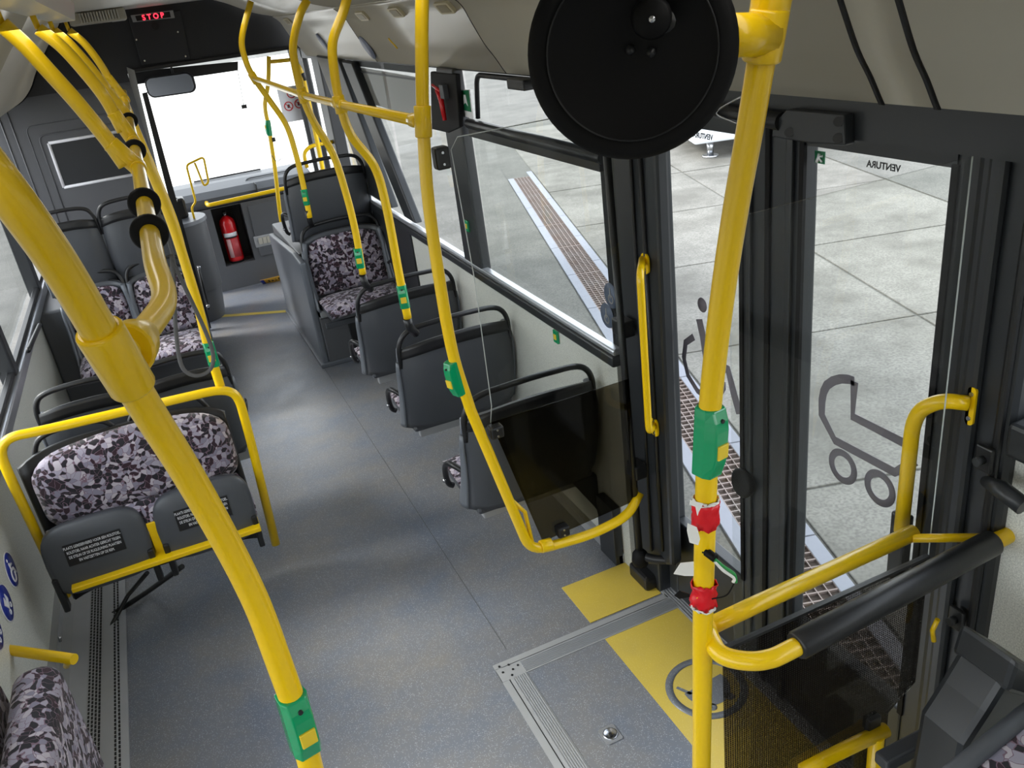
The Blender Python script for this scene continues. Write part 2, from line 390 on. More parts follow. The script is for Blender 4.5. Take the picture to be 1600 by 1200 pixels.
# left wall upper structure: sill, pillars, glass, top rail
box('sill_rail', (XL-.03, -2.6, .80), (XL+.035, 7.0, .86), ALU, lw, .006)
box('sill_rail', (XL-.02, -2.6, .86), (XL+.012, 7.0, .885), BLACK, lw, .004)
for i, y in enumerate((-2.5, -.6, 1.3, 3.0, 4.73, 6.45)):
    box('pillar', (XL-.06, y-.05, .80), (XL+.02, y+.05, 2.06), DARKM, lw, .01)
for i, (y0, y1) in enumerate(((-2.45, -.65), (-.55, 1.25), (1.35, 2.95), (3.05, 4.68), (4.78, 6.4))):
    g = box('window_%d' % (i+1), (XL-.05, y0, .885), (XL-.044, y1, 2.05), GLASS); struct(g)
box('wall_left_top_rail', (XL-.06, -2.6, 2.0), (XL+.02, 7.0, 2.12), BLACK, lw).name = 'top_rail'
MB().tube(bend([PX(62, 508, -.93)+Vector((0, 0, 0)), PX(62, 508, -.85), PX(44, 548, -.85), PX(44, 548, -.93)], .05), .013).obj('wall_grab_loop', BLACK)
tag(bpy.data.objects['wall_grab_loop'], 'black grab loop fixed to the wall below the side window by the paired seats', 'grab handle')
# rear bulkhead behind the camera and roof shell
wb_ = MB(); wb_.box((XL-.06, -2.66, 0), (XR+.14, -2.6, 2.6)); struct(wb_.obj('wall_back', COVE))
ce = MB(); ce.box((-.45, -2.6, 2.53), (1.0, 9.2, 2.57)); ce.box((XL-.3, -2.6, 2.57), (XR+.3, 9.2, 2.62)); ce = struct(ce.obj('ceiling', CEIL))
# right wall -------------------------------------------------------
rw = MB(); rw.box((XR, 2.60, 0), (XR+.05, 6.75, 1.0)); rw = struct(rw.obj('wall_right', WALL))
XR2 = 1.50
rwb = MB(); rwb.box((XR2, -2.6, 0), (XR2+.06, 1.03, 1.34)); rwb = struct(rwb.obj('wall_right_rear', WALL))
box('sill_rail', (XR-.022, 2.58, 1.032), (XR+.02, 6.75, 1.058), ALU, rw, .008)
box('sill_seal', (XR-.028, 2.58, .985), (XR+.02, 6.75, 1.032), DARKM, rw, .008)
box('dark_cladding', (XR-.012, 5.22, 0), (XR, 6.75, .985), DARKM, rw, .004)
box('floor_kick_rail', (XR-.03, 2.66, 0), (XR, 6.7, .05), ALUD, rw, .004)
box('sill_rail', (XR2-.05, -2.6, 1.34), (XR2+.06, 1.02, 1.42), DARKM, rwb, .01)
floor_x = box('floor_edge', (1.45, -2.6, -.05), (1.56, 1.14, 0), WALL, rwb)
box('corner_post', (XR-.005, 2.66, 0.0), (XR-.045, 2.80, .30), DARKM, rw, .004)
# slanted window pillars on the door side
def pillar(pts_top, pts_bot, nm='pillar', x0=XR-.02, x1=XR+.035):
    """quad on the wall plane given photo pixels, extruded outward"""
    q = [PX(*pts_top[0], XR), PX(*pts_top[1], XR), PX(*pts_bot[1], XR), PX(*pts_bot[0], XR)]
    q = [Vector((x0, p.y, p.z)) for p in q]
    return MB().prism(q, (x1-x0, 0, 0)).obj(nm, DARKM, rw, .01)
pillar(((686, 104), (712, 107)), ((731, 404), (759, 423)))
pillar(((537, 94), (553, 97)), ((636, 338), (653, 349)))
pillar(((497, 86), (532, 92)), ((580, 303), (616, 325)))
# main pillar next to the door
pq = [PX(945, 232, XR), PX(1036, 236, XR), PX(1060, 880, XR), PX(1003, 878, XR)]
dp = thing('door_pillar', 'wide black pillar between the side window and the double door', 'pillar'); dp['kind'] = 'structure'
MB().prism([Vector((XR-.03, p.y, p.z)) for p in (PX(945, 100, XR), PX(1032, 110, XR), pq[2], pq[3])], (.05, 0, 0)).obj('pillar_shell', DARKM, dp, .012)
for (u0, u1, w) in ((985, 1018, .006), (1000, 1035, .008)):
    p0 = PX(u0, 240, XR-.035); p1 = PX(u1, 860, XR-.035)
    MB().tube([p0, p1], w, 8).obj('pillar_rib', BLACK, dp)
box('pillar_body', (XR+.02, 2.41, 0), (XR+.14, 2.66, 2.03), DARKM, dp, .01)
box('pillar_foot', (XR-.03, 2.44, 0), (XR+.04, 2.58, .07), BLACK, dp, .015)
# vertical door rod with clip and foot
rod = thing('door_turning_post', 'thin black vertical rod with clip in front of the door pillar', 'rod')
pr = [PX(948, 238, XR-.09), PX(966, 480, XR-.09), PX(1000, 868, XR-.09)]
MB().tube([pr[0], pr[2]], .013, 12).obj('post_rod', BLACK, rod)
e_ = pr[2]
MB().disc_rev(e_-Vector((0, 0, .02)), (0, 0, 1), [(0, -.02), (.03, -.02), (.034, 0), (.03, .03), (.014, .05), (0, .05)], 16).obj('post_foot', RUB, rod)
MB().tube(bend([e_, e_+Vector((.04, -.05, -.005)), e_+Vector((.10, -.10, .0))], .03), .018, 10).obj('foot_arm', BLACK, rod)
c_ = PX(962, 512, XR-.09); d_ = PX(985, 735, XR-.09)
box('post_clip', c_-Vector((.0, .05, .03)), c_+Vector((.05, .03, .03)), BLACK, rod, .006)
box('post_clip', d_-Vector((.0, .04, .03)), d_+Vector((.05, .03, .03)), BLACK, rod, .006)
# windows on the door side: glass panes
for i, (y0, y1) in enumerate(((2.64, 3.84), (4.0, 5.2), (5.35, 6.6))):
    struct(box('window_%d' % (i+6), (XR+.020, y0-.04, ZS-.01), (XR+.026, y1+.04, ZT+.03), GLASS))
struct(box('window_9', (XR2+.03, -2.5, 1.41), (XR2+.036, 1.0, 2.03), GLASS))
# hopper window frame (tilting upper pane) in the nearest side window
hp = thing('hopper_window', 'black framed tilting upper pane with latch in the nearest side window', 'window'); 
h1 = PX(738, 118, XR); h2 = PX(742, 196, XR); h3 = PX(935, 246, XR); h4 = Vector((XR, h3.y, h1.z))
MB().tube(bend([h2+Vector((.02, 0, .03)), Vector((XR+.02, h1.y, h1.z)), Vector((XR+.02, h3.y, h1.z)), h3+Vector((.02, 0, .03))], .05), .012, 8).obj('upper_frame', BLACK, hp)
MB().tube([Vector((XR+.01, h2.y+.1, h2.z)), Vector((XR+.01, h3.y-.02, h3.z))], .024, 12).obj('transom_bar', DARKM, hp)
MB().box((XR-.0, h2.y+.1, h2.z-.06), (XR+.03, h3.y-.0, h2.z-.015)).obj('transom_skirt', BLACK, hp, .004)
lt = PX(815, 130, XR-.02); box('latch', lt-Vector((.03, .08, .022)), lt+Vector((.03, .08, .018)), BLACK, hp, .006)
struct(hp)
# --------- coves (panels over the windows)
prof_r = [(1.45, 2.03), (1.43, 2.022), (1.415, 2.04), (1.385, 2.09), (1.345, 2.15), (1.30, 2.24), (1.27, 2.30), (1.22, 2.345)]
prof_r2 = [(1.22, 2.35), (1.10, 2.385), (1.0, 2.43), (.9, 2.48), (.8, 2.52)]
def extr(prof, y0, y1, name, m, parent, th=.02, sgn=1):
    pts = spline([Vector((x, 0, z)) for x, z in prof], 4)
    inn = [(p.x+sgn*th, p.z+th*.3) for p in pts]
    poly = [Vector((p.x, y0, p.z)) for p in pts]+[Vector((x, y0, z)) for x, z in reversed(inn)]
    m0 = MB(); n = len(poly); a = poly; b = [p+Vector((0, y1-y0, 0)) for p in poly]
    m0.add(a+b, [(i, (i+1) % n, n+(i+1) % n, n+i) for i in range(n)]+[tuple(range(n)), tuple(range(n, 2*n))[::-1]], True)
    for k in (-1, -2): m0.sm[k] = False
    return m0.obj(name, m, parent)
ys = [-2.6, -.9, 1.235, 1.375, 3.355, 5.31, 7.5]
for y0, y1 in zip(ys[:-1], ys[1:]):
    extr(prof_r, y0+.004, y1-.004, 'cove_panel', COVE, ce)
    if y1-y0 > .5: extr(prof_r2, y0+.003, y1-.003, 'cove_upper_panel', COVE, ce)
    else: pass
extr(prof_r2, 1.23, 1.38, 'cove_upper_panel', COVE, ce)
MB().box((1.425, -2.6, 2.02), (1.60, 7.5, 2.10)).obj('cove_backing', BLACK, ce)
for yy in ys[1:-1]:
    extr([(x-.0015, z-.001) for x, z in prof_r], yy-(.008 if yy < 2 else .002), yy+(.008 if yy < 2 else .002), 'cove_gap', BLACK, ce, .01)
prof_l = [(XL, 1.99), (-.85, 1.985), (-.70, 2.02), (-.60, 2.10), (-.53, 2.20), (-.44, 2.31), (-.36, 2.40), (-.29, 2.48), (-.27, 2.53)]
for y0, y1 in ((-2.6, 2.4), (2.4, 4.4), (4.4, 7.0)):
    extr(prof_l, y0+.004, y1-.004, 'cove_panel', COVE, ce, .02, -1)
extr([(x+.004, z-.004) for x, z in prof_l], 6.93, 7.0, 'cove_end_seal', RUB, ce, .02, -1)
lb = MB(); lb.prism([(-.30, 0, 2.50), (-.235, 0, 2.45), (-.14, 0, 2.452), (-.12, 0, 2.53), (-.30, 0, 2.53)], (0, 3.9, 0)); lb = lb.obj('ceiling_light_strip', mat('lamp_diffuser', rgb(222, 224, 220), .35)); lb.location = (0, 1.3, 0)
tag(lb, 'long white diffuser strip of the ceiling lights along the driver side', 'ceiling light')
vb = thing('ceiling_vent', 'beige ceiling vent box with ribbed end in front of the light strip', 'vent')
box('vent_body', (-.22, 6.75, 2.45), (.14, 7.2, 2.53), COVE, vb, .012)
mm = MB()
for k in range(14): mm.box((-.15+k*.018, 6.72, 2.46), (-.141+k*.018, 6.76, 2.52))
mm = mm.obj('vent_ribs', CEIL, vb); mm['kind'] = 'stuff'
# small lamp lenses in the cove
for (u, v) in ((412, 34), (426, 34), (450, 33), (566, 25), (619, 19), (695, 12)):
    d = ray(u, v); # hit the sloped cove plane through (1.22,2.345)-(1.30,2.24)
    n = Vector((.105, 0, .08)).normalized(); p0 = Vector((1.24, 0, 2.325)); c = Vector((0, 0, CAMZ)); dd = Vector(d)
    t = (p0-c).dot(n)/dd.dot(n); q = c+dd*t
    if q.y > 7.4: continue
    X_ = Vector((0, 1, 0)); Y_ = n.cross(X_); M = frame_of(q-n*.006, X_, Y_)
    if M.to_3x3() @ Vector((0, 0, 1)) @ n > 0: M = frame_of(q-n*.006, -X_, Y_)
    fr = MB().prism([M @ Vector((x, y, 0)) for x, y in rrect(.17, .055, .012)], n*.014).obj('lamp_frame', CREAM, ce)
    MB().prism([M @ Vector((x, y, 0)) for x, y in rrect(.12, .036, .004)], -n*.002).obj('lamp_lens', mat('lens', rgb(150, 140, 112), .5) if 'lens' not in MATS else MATS['lens'], fr)
def cove_sticker(u, v, r, label):
    n = Vector((.09, 0, .045)).normalized(); p0 = Vector((1.345, 0, 2.15)); c = Vector((0, 0, CAMZ)); dd = Vector(ray(u, v))
    q = c+dd*((p0-c).dot(n)/dd.dot(n))-n*.008
    t = thing('round_sticker', label, 'sticker'); 
    MB().disc_rev(q, n, [(0, 0), (r, 0), (r, .006), (0, .006)], 28).obj('sticker_disc', mat('slate_blue_print', rgb(128, 136, 158), .5) if 'slate_blue_print' not in MATS else MATS['slate_blue_print'], t)
    return q, n, t
q, n, t = cove_sticker(575, 74, .075, 'round blue grey sticker on the cove above the covered window')
for k in range(3):
    pass
q, n, t = cove_sticker(505, 66, .07, 'faded round sticker on the cove further to the front')
yk = PX(613, 68, 1.315)
MB().tube([PX(607, 60, 1.30), PX(612, 66, 1.31), PX(616, 70, 1.315), PX(621, 76, 1.325)], .004, 6).obj('yellow_scuff_tag', YEL)
tag(bpy.data.objects['yellow_scuff_tag'], 'small yellow mark on the cove beside the round blue sticker', 'tag')
# --------- door header / lintel
hd = MB(); hd.box((XR+.0, .96, 1.95), (XR+.16, 2.62, 2.06)); hd = struct(hd.obj('door_lintel', DARKM))
# rear pillar of the door
rp = thing('rear_door_pillar', 'broad dark moulded pillar behind the double door', 'pillar'); rp['kind'] = 'structure'
box('pillar_shell', (XR2-.035, 1.025, 0), (XD+.08, 1.175, 2.05), DARKM, rp, .02)
box('pillar_ridge', (XR2-.055, 1.095, 0), (XR2-.03, 1.135, 2.03), DARKM, rp, .012)
box('pillar_ridge', (XR2-.045, 1.035, 0), (XR2-.03, 1.055, 2.03), BLACK, rp, .008)
for (u, v) in ((1535, 718), (1492, 968)):
    c = PX(u, v, XR2-.06)
    h_ = box('latch_plate', c-Vector((.0, .02, .03)), c+Vector((.012, .02, .03)), BLACK, rp, .004)
    MB().cyl(c, c-Vector((.02, 0, 0)), .010, 12).obj('latch_knob', DARKM, h_)
# --------- double door leaves
def leaf(n, ya, yb, glass_rect, label):
    t = thing('door_%d' % n, label, 'door'); t['kind'] = 'structure'
    gy0, gy1, gz0, gz1 = glass_rect; x0, x1 = XD-.02, XD+.03
    m = MB(); m.box((x0, ya, .02), (x1, gy0, 1.97)); m.obj('stile', DARKM, t, .008)
    m = MB(); m.box((x0, gy1, .02), (x1, yb, 1.97)); m.obj('stile', DARKM, t, .008)
    m = MB(); m.box((x0, gy0, gz1), (x1, gy1, 1.97)); m.obj('top_rail', DARKM, t)
    m = MB(); m.box((x0, gy0, .02), (x1, gy1, gz0)); m.obj('bottom_rail', DARKM, t, .006)
    for (a, b) in (((x0-.006, gy0-.008, gz0-.008), (x0+.004, gy0+.008, gz1+.008)), ((x0-.006, gy1-.008, gz0-.008), (x0+.004, gy1+.008, gz1+.008)),):
        box('glazing_seal', a, b, RUB, t)
    g = box('pane', (XD+.003, gy0-.004, gz0-.004), (XD+.009, gy1+.004, gz1+.004), GLASS, t)
    return t
dl1 = leaf(1, 1.805, 2.40, (1.915, 2.335, .40, 1.905), 'forward leaf of the black framed glass double door')
dl2 = leaf(2, 1.165, 1.795, (1.228, 1.672, .40, 1.905), 'rear leaf of the black framed glass double door')
for (u0, v0, u1, v1) in ((1190, 240, 1180, 940), (1228, 240, 1215, 880)):
    pass
box('centre_seal', (XD-.028, 1.790, .02), (XD-.02, 1.81, 1.95), RUB, dl2, .004)
box('stile_rib', (XD-.032, 1.70, .02), (XD-.02, 1.725, 1.95), DARKM, dl2, .004)
box('stile_rib', (XD-.032, 1.865, .02), (XD-.02, 1.885, 1.95), DARKM, dl1, .004)
# yellow handle on the pillar
def flange(name, c, parent, dy=.0, h=.07, w=.022, nx=1, m=YEL):
    poly = [Vector((c.x, c.y+a, c.z+b)) for a, b in rrect(w*2, h, w*.9)]
    f_ = MB().prism(poly, (.006*nx, 0, 0)).obj(name, m, parent)
    for s in (-1, 1): MB().cyl(Vector((c.x-.003*nx, c.y, c.z+s*h*.32)), Vector((c.x+.001, c.y, c.z+s*h*.32)), .005, 8).obj('screw', STEEL, f_)
    return f_
hd1 = thing('door_pull_handle', 'yellow tubular pull handle screwed to the pillar before the door', 'handle')
xa, xb = XR-.045, XR-.10
A0 = PX(1004, 405, xa); A1 = PX(1000, 428, xb); B1 = PX(1014, 676, xb); B0 = PX(1021, 664, xa)
MB().tube(bend([A0, A1, B1, B0], .035), .0125, 14).obj('handle_bar', YEL, hd1)
flange('mounting_plate', PX(1007, 412, xa+.004), hd1); flange('mounting_plate', PX(1022, 668, xa+.004), hd1)
hd2 = thing('door_pull_handle', 'yellow bent grab handle on the rear door pillar before the rear leaf', 'handle')
xq = XD-.10
MB().tube(bend([PX(1512, 630, XR2-.06), PX(1470, 625, xq), PX(1428, 645, xq), PX(1408, 830, xq)], .06), .017, 14).obj('handle_bar', YEL, hd2)
flange('mounting_plate', PX(1516, 635, XR2-.055), hd2, h=.09, w=.010)
box('lower_bracket', PX(1385, 815, xq)-Vector((0, .01, .16)), PX(1415, 812, xq)+Vector((.03, 0, 0)), BLACK, hd2, .006)
# door operator arm and cover plate under the lintel
ar = thing('door_operator_arm', 'black door arm with bolted cover plate under the lintel', 'door arm')
pl = [PX(u, v, XR-.03) for u, v in ((1210, 190), (1228, 172), (1318, 180), (1320, 228), (1262, 224), (1205, 214))]
cp = MB().prism(pl, (.03, 0, 0)).obj('cover_plate', DARKM, ar, .004)
for u, v in ((1310, 190), (1309, 216), (1233, 207)):
    MB().cyl(PX(u, v, XR-.036), PX(u, v, XR-.03)+Vector((.002, 0, 0)), .011, 12).obj('bolt', BLACK, cp)
MB().tube([PX(1222, 190, XR-.02), PX(1160, 180, XR-.02), PX(1115, 172, XR-.02)], [.022, .018, .018], 12).obj('arm_tube', BLACK, ar)
MB().tube(spline([PX(1160, 150, XR-.04), PX(1120, 175, XR-.04), PX(1145, 190, XR-.04), PX(1165, 195, XR-.04)], 6), .003, 6).obj('arm_cable', STEEL, ar)
MB().disc_rev(PX(1158, 755, XD-.05), (-1, 0, .1), [(0, .012), (.04, .008), (.05, 0), (.046, -.02), (.02, -.035), (0, -.035)], 24).obj('rubber_door_stop', RUB)
tag(bpy.data.objects['rubber_door_stop'], 'round black rubber buffer on the closing edge of the front door leaf', 'buffer')
# door sill
ds = thing('door_threshold', 'ribbed aluminium threshold strip at the foot of the double door', 'threshold')
box('threshold_plate', (1.445, 1.17, 0), (1.515, 2.42, .006), ALUD, ds)
mm = MB()
for k in range(5): mm.box((1.452+k*.012, 1.18, .006), (1.457+k*.012, 2.41, .009))
mm.obj('threshold_ribs', ALU, ds)['kind'] = 'stuff'
# --------- wheelchair ramp hatch in the floor
rh = thing('ramp_hatch', 'fold-out wheelchair ramp hatch with aluminium frame and yellow edge band set in the floor', 'hatch')
hx0, hy1, hx1, hy0 = .668, 2.391, 1.45, .55
box('frame_rail', (hx0, hy1-.100, .001), (hx1, hy1-.031, .007), ALUD, rh)
box('frame_rail', (hx0, hy1-.026, .001), (hx1, hy1, .006), ALUD, rh)
box('frame_rail', (hx0, hy0, .001), (hx0+.026, hy1-.028, .006), ALUD, rh)
box('frame_rail', (hx0+.031, hy0, .001), (hx0+.10, hy1-.10, .007), ALUD, rh)
box('joint_gap', (hx0+.02, hy0, .0005), (hx0+.04, hy1-.02, .002), BLK, rh); box('joint_gap', (hx0+.02, hy1-.04, .0005), (hx1, hy1-.02, .002), BLK, rh)
mm = MB()
for k in range(7): mm.box((hx0+.10, hy1-.042-k*.0085, .007), (hx1, hy1-.038-k*.0085, .0085)); mm.box((hx0+.042+k*.0085, hy0, .007), (hx0+.046+k*.0085, hy1-.10, .0085))
mm.obj('rail_ribs', ALU, rh)['kind'] = 'stuff'
box('hatch_panel', (hx0+.10, hy0, .001), (1.107, hy1-.10, .005), FLOOR, rh)
box('yellow_band', (1.107, hy0, .001), (hx1, hy1-.10, .005), FLOORY, rh)
for k, (dx, dy) in enumerate(((.02, -.02), (.055, -.03), (.02, -.055), (.06, -.06), (.085, -.05), (.045, -.085))):
    MB().cyl((hx0+dx, hy1+dy, .004), (hx0+dx, hy1+dy, .0095), .0045, 8).obj('rivet', BLACK, rh)
lk = thing('hatch_lock', 'square steel pull lock recessed in the grey hatch floor', 'lock')
c = Vector((.894, 1.88, .005)); rz = Matrix.Rotation(math.radians(0), 3, 'Z')
MB().prism([c+Vector((x, y, 0)) for x, y in rrect(.062, .072, .008)], (0, 0, .004)).obj('lock_plate', ALU, lk)
MB().disc_rev(c+Vector((0, 0, .004)), (0, 0, 1), [(.0, .0005), (.018, .001), (.022, .004), (.025, .004), (.026, 0)], 20).obj('pull_ring', STEEL, lk)
box('key_slot', c+Vector((-.004, -.010, .004)), c+Vector((.004, .006, .006)), BLK, lk)
# pram symbol printed on the yellow band
sy = thing('floor_symbol', 'grey round pram symbol printed on the yellow ramp band', 'floor sign')
c = Vector((1.295, 1.89, .0052))
def ring(c, r0, r1, h, n=(0, 0, 1), seg=40):
    return MB().disc_rev(c, n, [(r0, 0), (r1, 0), (r1, h), (r0, h), (r0, 0)], seg)
ring(c, .118, .145, .001).obj('symbol_ring', FLOORS, sy)
def flat(pts, c, h, name, m, parent, X=Vector((1, 0, 0)), Y=Vector((0, 1, 0))):
    nn = X.cross(Y); return MB().prism([c+X*x+Y*y for x, y in pts], nn*h).obj(name, m, parent)
body = [(.085*math.cos(a), .085*math.sin(a)) for a in [PI*(k/12)*1.15+PI*.95 for k in range(13)]]
flat(body, c, .001, 'symbol_body', FLOORS, sy)
flat([(-.07, .0), (-.095, .05), (-.085, .055), (-.055, .0)], c, .001, 'symbol_handle', FLOORS, sy)
ring(c+Vector((-.035, -.085, 0)), 0.0, .016, .001).obj('symbol_wheel', FLOORS, sy); ring(c+Vector((.045, -.075, 0)), 0.0, .016, .001).obj('symbol_wheel', FLOORS, sy)
ring(c+Vector((.02, .06, 0)), 0.0, .016, .001).obj('symbol_head', FLOORS, sy)

# ================================================================== FRONT OF THE BUS
# driver partition
dpn = MB(); dpn.box((XL, 7.05, 0), (.04, 7.12, 2.53)); dpn = struct(dpn.obj('wall_front_partition', GREYP))
def ringframe(c4, w, th, name, m, parent):
    """picture frame on plane y from four corners (clockwise)"""
    for i in range(4):
        a, b = c4[i], c4[(i+1) % 4]
        MB().tube([a, b], w, 8).obj(name, m, parent)
Yp = 7.045
fr = [PY(76, 224, Yp), PY(160, 209, Yp), Vector((-.10, Yp, PY(190, 275, Yp).z)), PY(100, 293, Yp)]
fr[1] = Vector((-.10, Yp, fr[0].z)); fr[2] = Vector((-.10, Yp, fr[3].z)); fr[0] = Vector((fr[3].x, Yp, fr[0].z))
nb = thing('notice_frame', 'empty white rimmed notice frame on the grey driver partition', 'frame')
ringframe(fr, .011, .02, 'frame_bar', PAPER, nb)
MB().prism([p+Vector((0, -.001, 0)) for p in fr], (0, .006, 0)).obj('backing_panel', DARKM, nb)
for (a, w) in ((.05, .006), (.11, .004)):
    pp = [(fr[0].x-a, fr[0].z+a*1.2), (fr[1].x+.06, fr[0].z+a*1.2), (fr[1].x+.06, fr[2].z-a-.25), (fr[0].x-a, fr[2].z-a-.25)]
    MB().tube(bend([Vector((x, Yp+.004, z)) for x, z in (pp[3], pp[0], pp[1], pp[2])], .05), w, 8).obj('panel_moulding', GREYP, dpn)
for x in (-.86, -.80):
    MB().tube([(x, Yp+.002, .9), (x, Yp+.002, 2.1)], .006, 8).obj('panel_moulding', GREYP, dpn)
MB().prism([(XL, 7.0, 2.05), (.04, 7.0, 2.05), (.04, 7.0, 2.53), (XL, 7.0, 2.53)], (0, .06, 0)).obj('upper_dark_panel', DARKW, dpn)
pst = struct(MB().prism([PY(198, 105, 7.12), PY(210, 110, 7.12), PY(263, 335, 7.12), PY(245, 335, 7.12)], (0, .05, 0)).obj('trim_1', ALUD))
dpo = MB().prism([PY(222, 146, 7.3), PY(230, 144, 7.3), PY(285, 360, 7.3)+Vector((0, 0, -.86)), PY(270, 360, 7.3)+Vector((0, 0, -.86))], (0, .03, 0)).obj('cab_door_post', BLACK)
tag(dpo, 'slim black post of the driver cab door before the windscreen', 'post')
# header with stop display
hdr = MB(); hdr.box((XL, 7.6, 2.10), (1.50, 7.68, 2.53)); hdr.box((XL, 7.68, 2.10), (1.60, 9.1, 2.14)); hdr = struct(hdr.obj('wall_front_header', DARKW))
box('header_lip', (.0, 7.56, 2.085), (1.50, 7.62, 2.115), BLACK, hdr, .006)
sp = thing('display_panel', 'black equipment panel with red lettered stop display on the front header', 'display')
q = [PY(200, 26, 7.595), PY(281, 16, 7.595), PY(297, 92, 7.595), PY(221, 102, 7.595)]
MB().prism(q, (0, -.02, 0)).obj('panel_cover', DARKW, sp, .004)
q2 = [PY(204, 24, 7.57), PY(270, 16, 7.57), PY(273, 28, 7.57), PY(208, 35, 7.57)]
dq = MB().prism(q2, (0, -.012, 0)).obj('display_bezel', ALUD, sp)
q3 = [PY(211, 25, 7.555), PY(265, 18, 7.555), PY(267, 27, 7.555), PY(214, 33, 7.555)]
MB().prism(q3, (0, -.006, 0)).obj('display_screen', BLK, dq)
cc = (q3[0]+q3[2])/2+Vector((0, -.010, 0)); xd = (q3[1]-q3[0]).normalized()
M = frame_of(cc, Vector((1, 0, xd.z*.5)), (0, 0, 1))
text('STOP_letters', 'S T O P', .052, LED, M, dq, .001, bold=.0006, sx=.95).name = 'lettering'
MB().cyl(PY(243, 41, 7.575), PY(243, 41, 7.56), .026, 16).obj('loudspeaker_hole', BLK, sp)
for u, v in ((213, 62), (226, 95), (290, 88), (278, 50)): MB().cyl(PY(u, v, 7.575), PY(u, v, 7.57), .007, 8).obj('screw', STEEL, sp)
# windshield frame, sun blind, glass
wsf = MB(); wsf.box((.0, 8.96, 0), (1.62, 9.04, .78)); wsf = struct(wsf.obj('wall_front', GREYP))
struct(box('window_10', (XL-.2, 9.05, .78), (1.60, 9.056, 2.14), GLASS))
box('windscreen_edge', (XL-.2, 9.0, 2.04), (1.6, 9.1, 2.12), BLACK, wsf)
sb = thing('sun_blind', 'dark rolled sun blind under the windscreen header with pull cord', 'blind')
MB().prism([PY(207, 112, 8.7), PY(372, 96, 8.7), PY(372, 110, 8.7), PY(318, 118, 8.7), PY(213, 132, 8.7)], (0, .03, 0)).obj('blind_cloth', BLACK, sb)
MB().tube([PY(371, 108, 8.68), PY(381, 165, 8.68)], .003, 6).obj('pull_cord', BLACK, sb); box('cord_knob', PY(378, 170, 8.68), PY(385, 163, 8.66), BLACK, sb)
# interior mirror
im = thing('interior_mirror', 'rounded rear-view mirror hanging below the sun blind', 'mirror')
c = PY(266, 133, 8.4); X_ = Vector((1, -.25, .0)).normalized(); 
MB().prism([c+X_*x+Vector((0, 0, y)) for x, y in rrect(.42, .175, .06)], (0.01, .03, 0)).obj('mirror_shell', BLACK, im, .006)
MB().prism([c+X_*x+Vector((0, -.003, y)) for x, y in rrect(.39, .15, .05)], (0.0, .002, 0)).obj('mirror_glass', SKIN, im)
MB().tube([c+Vector((.05, .02, .06)), c+Vector((.05, .05, .30))], .008, 8).obj('mirror_arm', BLACK, im)
# no smoking notice sheet
ns = thing('prohibition_notice', 'white notice sheet with three red prohibition circles on the windscreen', 'notice')
q = [PY(432, 138, 9.0), PY(476, 132, 9.0), PY(481, 187, 9.0), PY(446, 192, 9.0)]
q[1] = Vector((q[0].x+.36, 9.0, q[0].z)); q[2] = Vector((q[0].x+.36, 9.0, q[3].z)); q[3] = Vector((q[0].x, 9.0, q[3].z))
MB().prism(q, (0, .004, 0)).obj('paper_sheet', PAPER, ns)
for (u, v) in ((455, 146), (451, 166), (467, 162)):
    c = PY(u, v, 8.996)
    rg = ring(c, .036, .045, .003, (0, -1, 0), 24).obj('red_ring', RED, ns)
    MB().box(c-Vector((.036, .003, .003)), c+Vector((.036, 0, .003)), rot=Matrix.Rotation(math.radians(45), 3, 'Y')).obj('red_bar', RED, rg)
    MB().box(c-Vector((.012, .001, .016)), c+Vector((.012, 0, .016))).obj('pictogram', BLK, rg)
# dashboard
db = MB()
dprof = [(8.38, .805), (8.36, .84), (8.40, .89), (8.50, .94), (8.70, .975), (8.95, .98), (8.95, .805)]
pts = [Vector((0.1, y, z)) for y, z in dprof]; db.prism(pts, (1.32, 0, 0)); db = db.obj('dashboard', SLATE, None, .02, seg=3)
tag(db, 'grey moulded dashboard shelf running under the windscreen', 'dashboard')
box('dash_seam', (.86, 8.355, .81), (.866, 8.5, .945), BLK, db)
MB().tube(bend([(.80, 8.40, .86), (.80, 8.62, .97), (1.2, 8.62, .97)], .06), .006, 8).obj('glovebox_edge', SLATE, db)
MB().tube([(.35, 8.9, .99), (1.0, 8.9, .99)], .008, 8).obj('vent_line', BLK, db)
# inner front wall with extinguisher niche
nx0, nx1, nz0, nz1 = PY(332, 325, 8.38).x, PY(384, 320, 8.38).x, PY(352, 412, 8.38).z, PY(332, 325, 8.38).z
nx0 = .405; nx1 = .685; nz0 = .235; nz1 = .795
fw = MB()
fw.box((.16, 8.38, 0), (nx0, 8.44, .80)); fw.box((nx1, 8.38, 0), (1.42, 8.44, .80)); fw.box((nx0, 8.38, 0), (nx1, 8.44, nz0)); fw.box((nx0, 8.38, nz1), (nx1, 8.44, .80))
fw.box((nx0, 8.62, nz0), (nx1, 8.64, nz1)); fw.box((nx0-.02, 8.44, nz0), (nx0, 8.64, nz1)); fw.box((nx1, 8.44, nz0), (nx1+.02, 8.64, nz1)); fw.box((nx0, 8.44, nz0-.02), (nx1, 8.64, nz0))
fw = struct(fw.obj('wall_front_lower', GREYP))
box('niche_lining', (nx0, 8.60, nz0), (nx1, 8.615, nz1), BLK, fw); box('niche_lining', (nx0, 8.42, nz0), (nx0+.006, 8.6, nz1), BLK, fw); box('niche_lining', (nx1-.006, 8.42, nz0), (nx1, 8.6, nz1), BLK, fw)
box('service_door', (.74, 8.365, .26), (1.10, 8.385, .76), GREYP, fw, .006)
hg = PY(424, 373, 8.35); 
mm = MB(); 
for k in range(7): mm.box((hg.x-.12+k*.04, 8.35, hg.z-.03), (hg.x-.085+k*.04, 8.37, hg.z+.03))
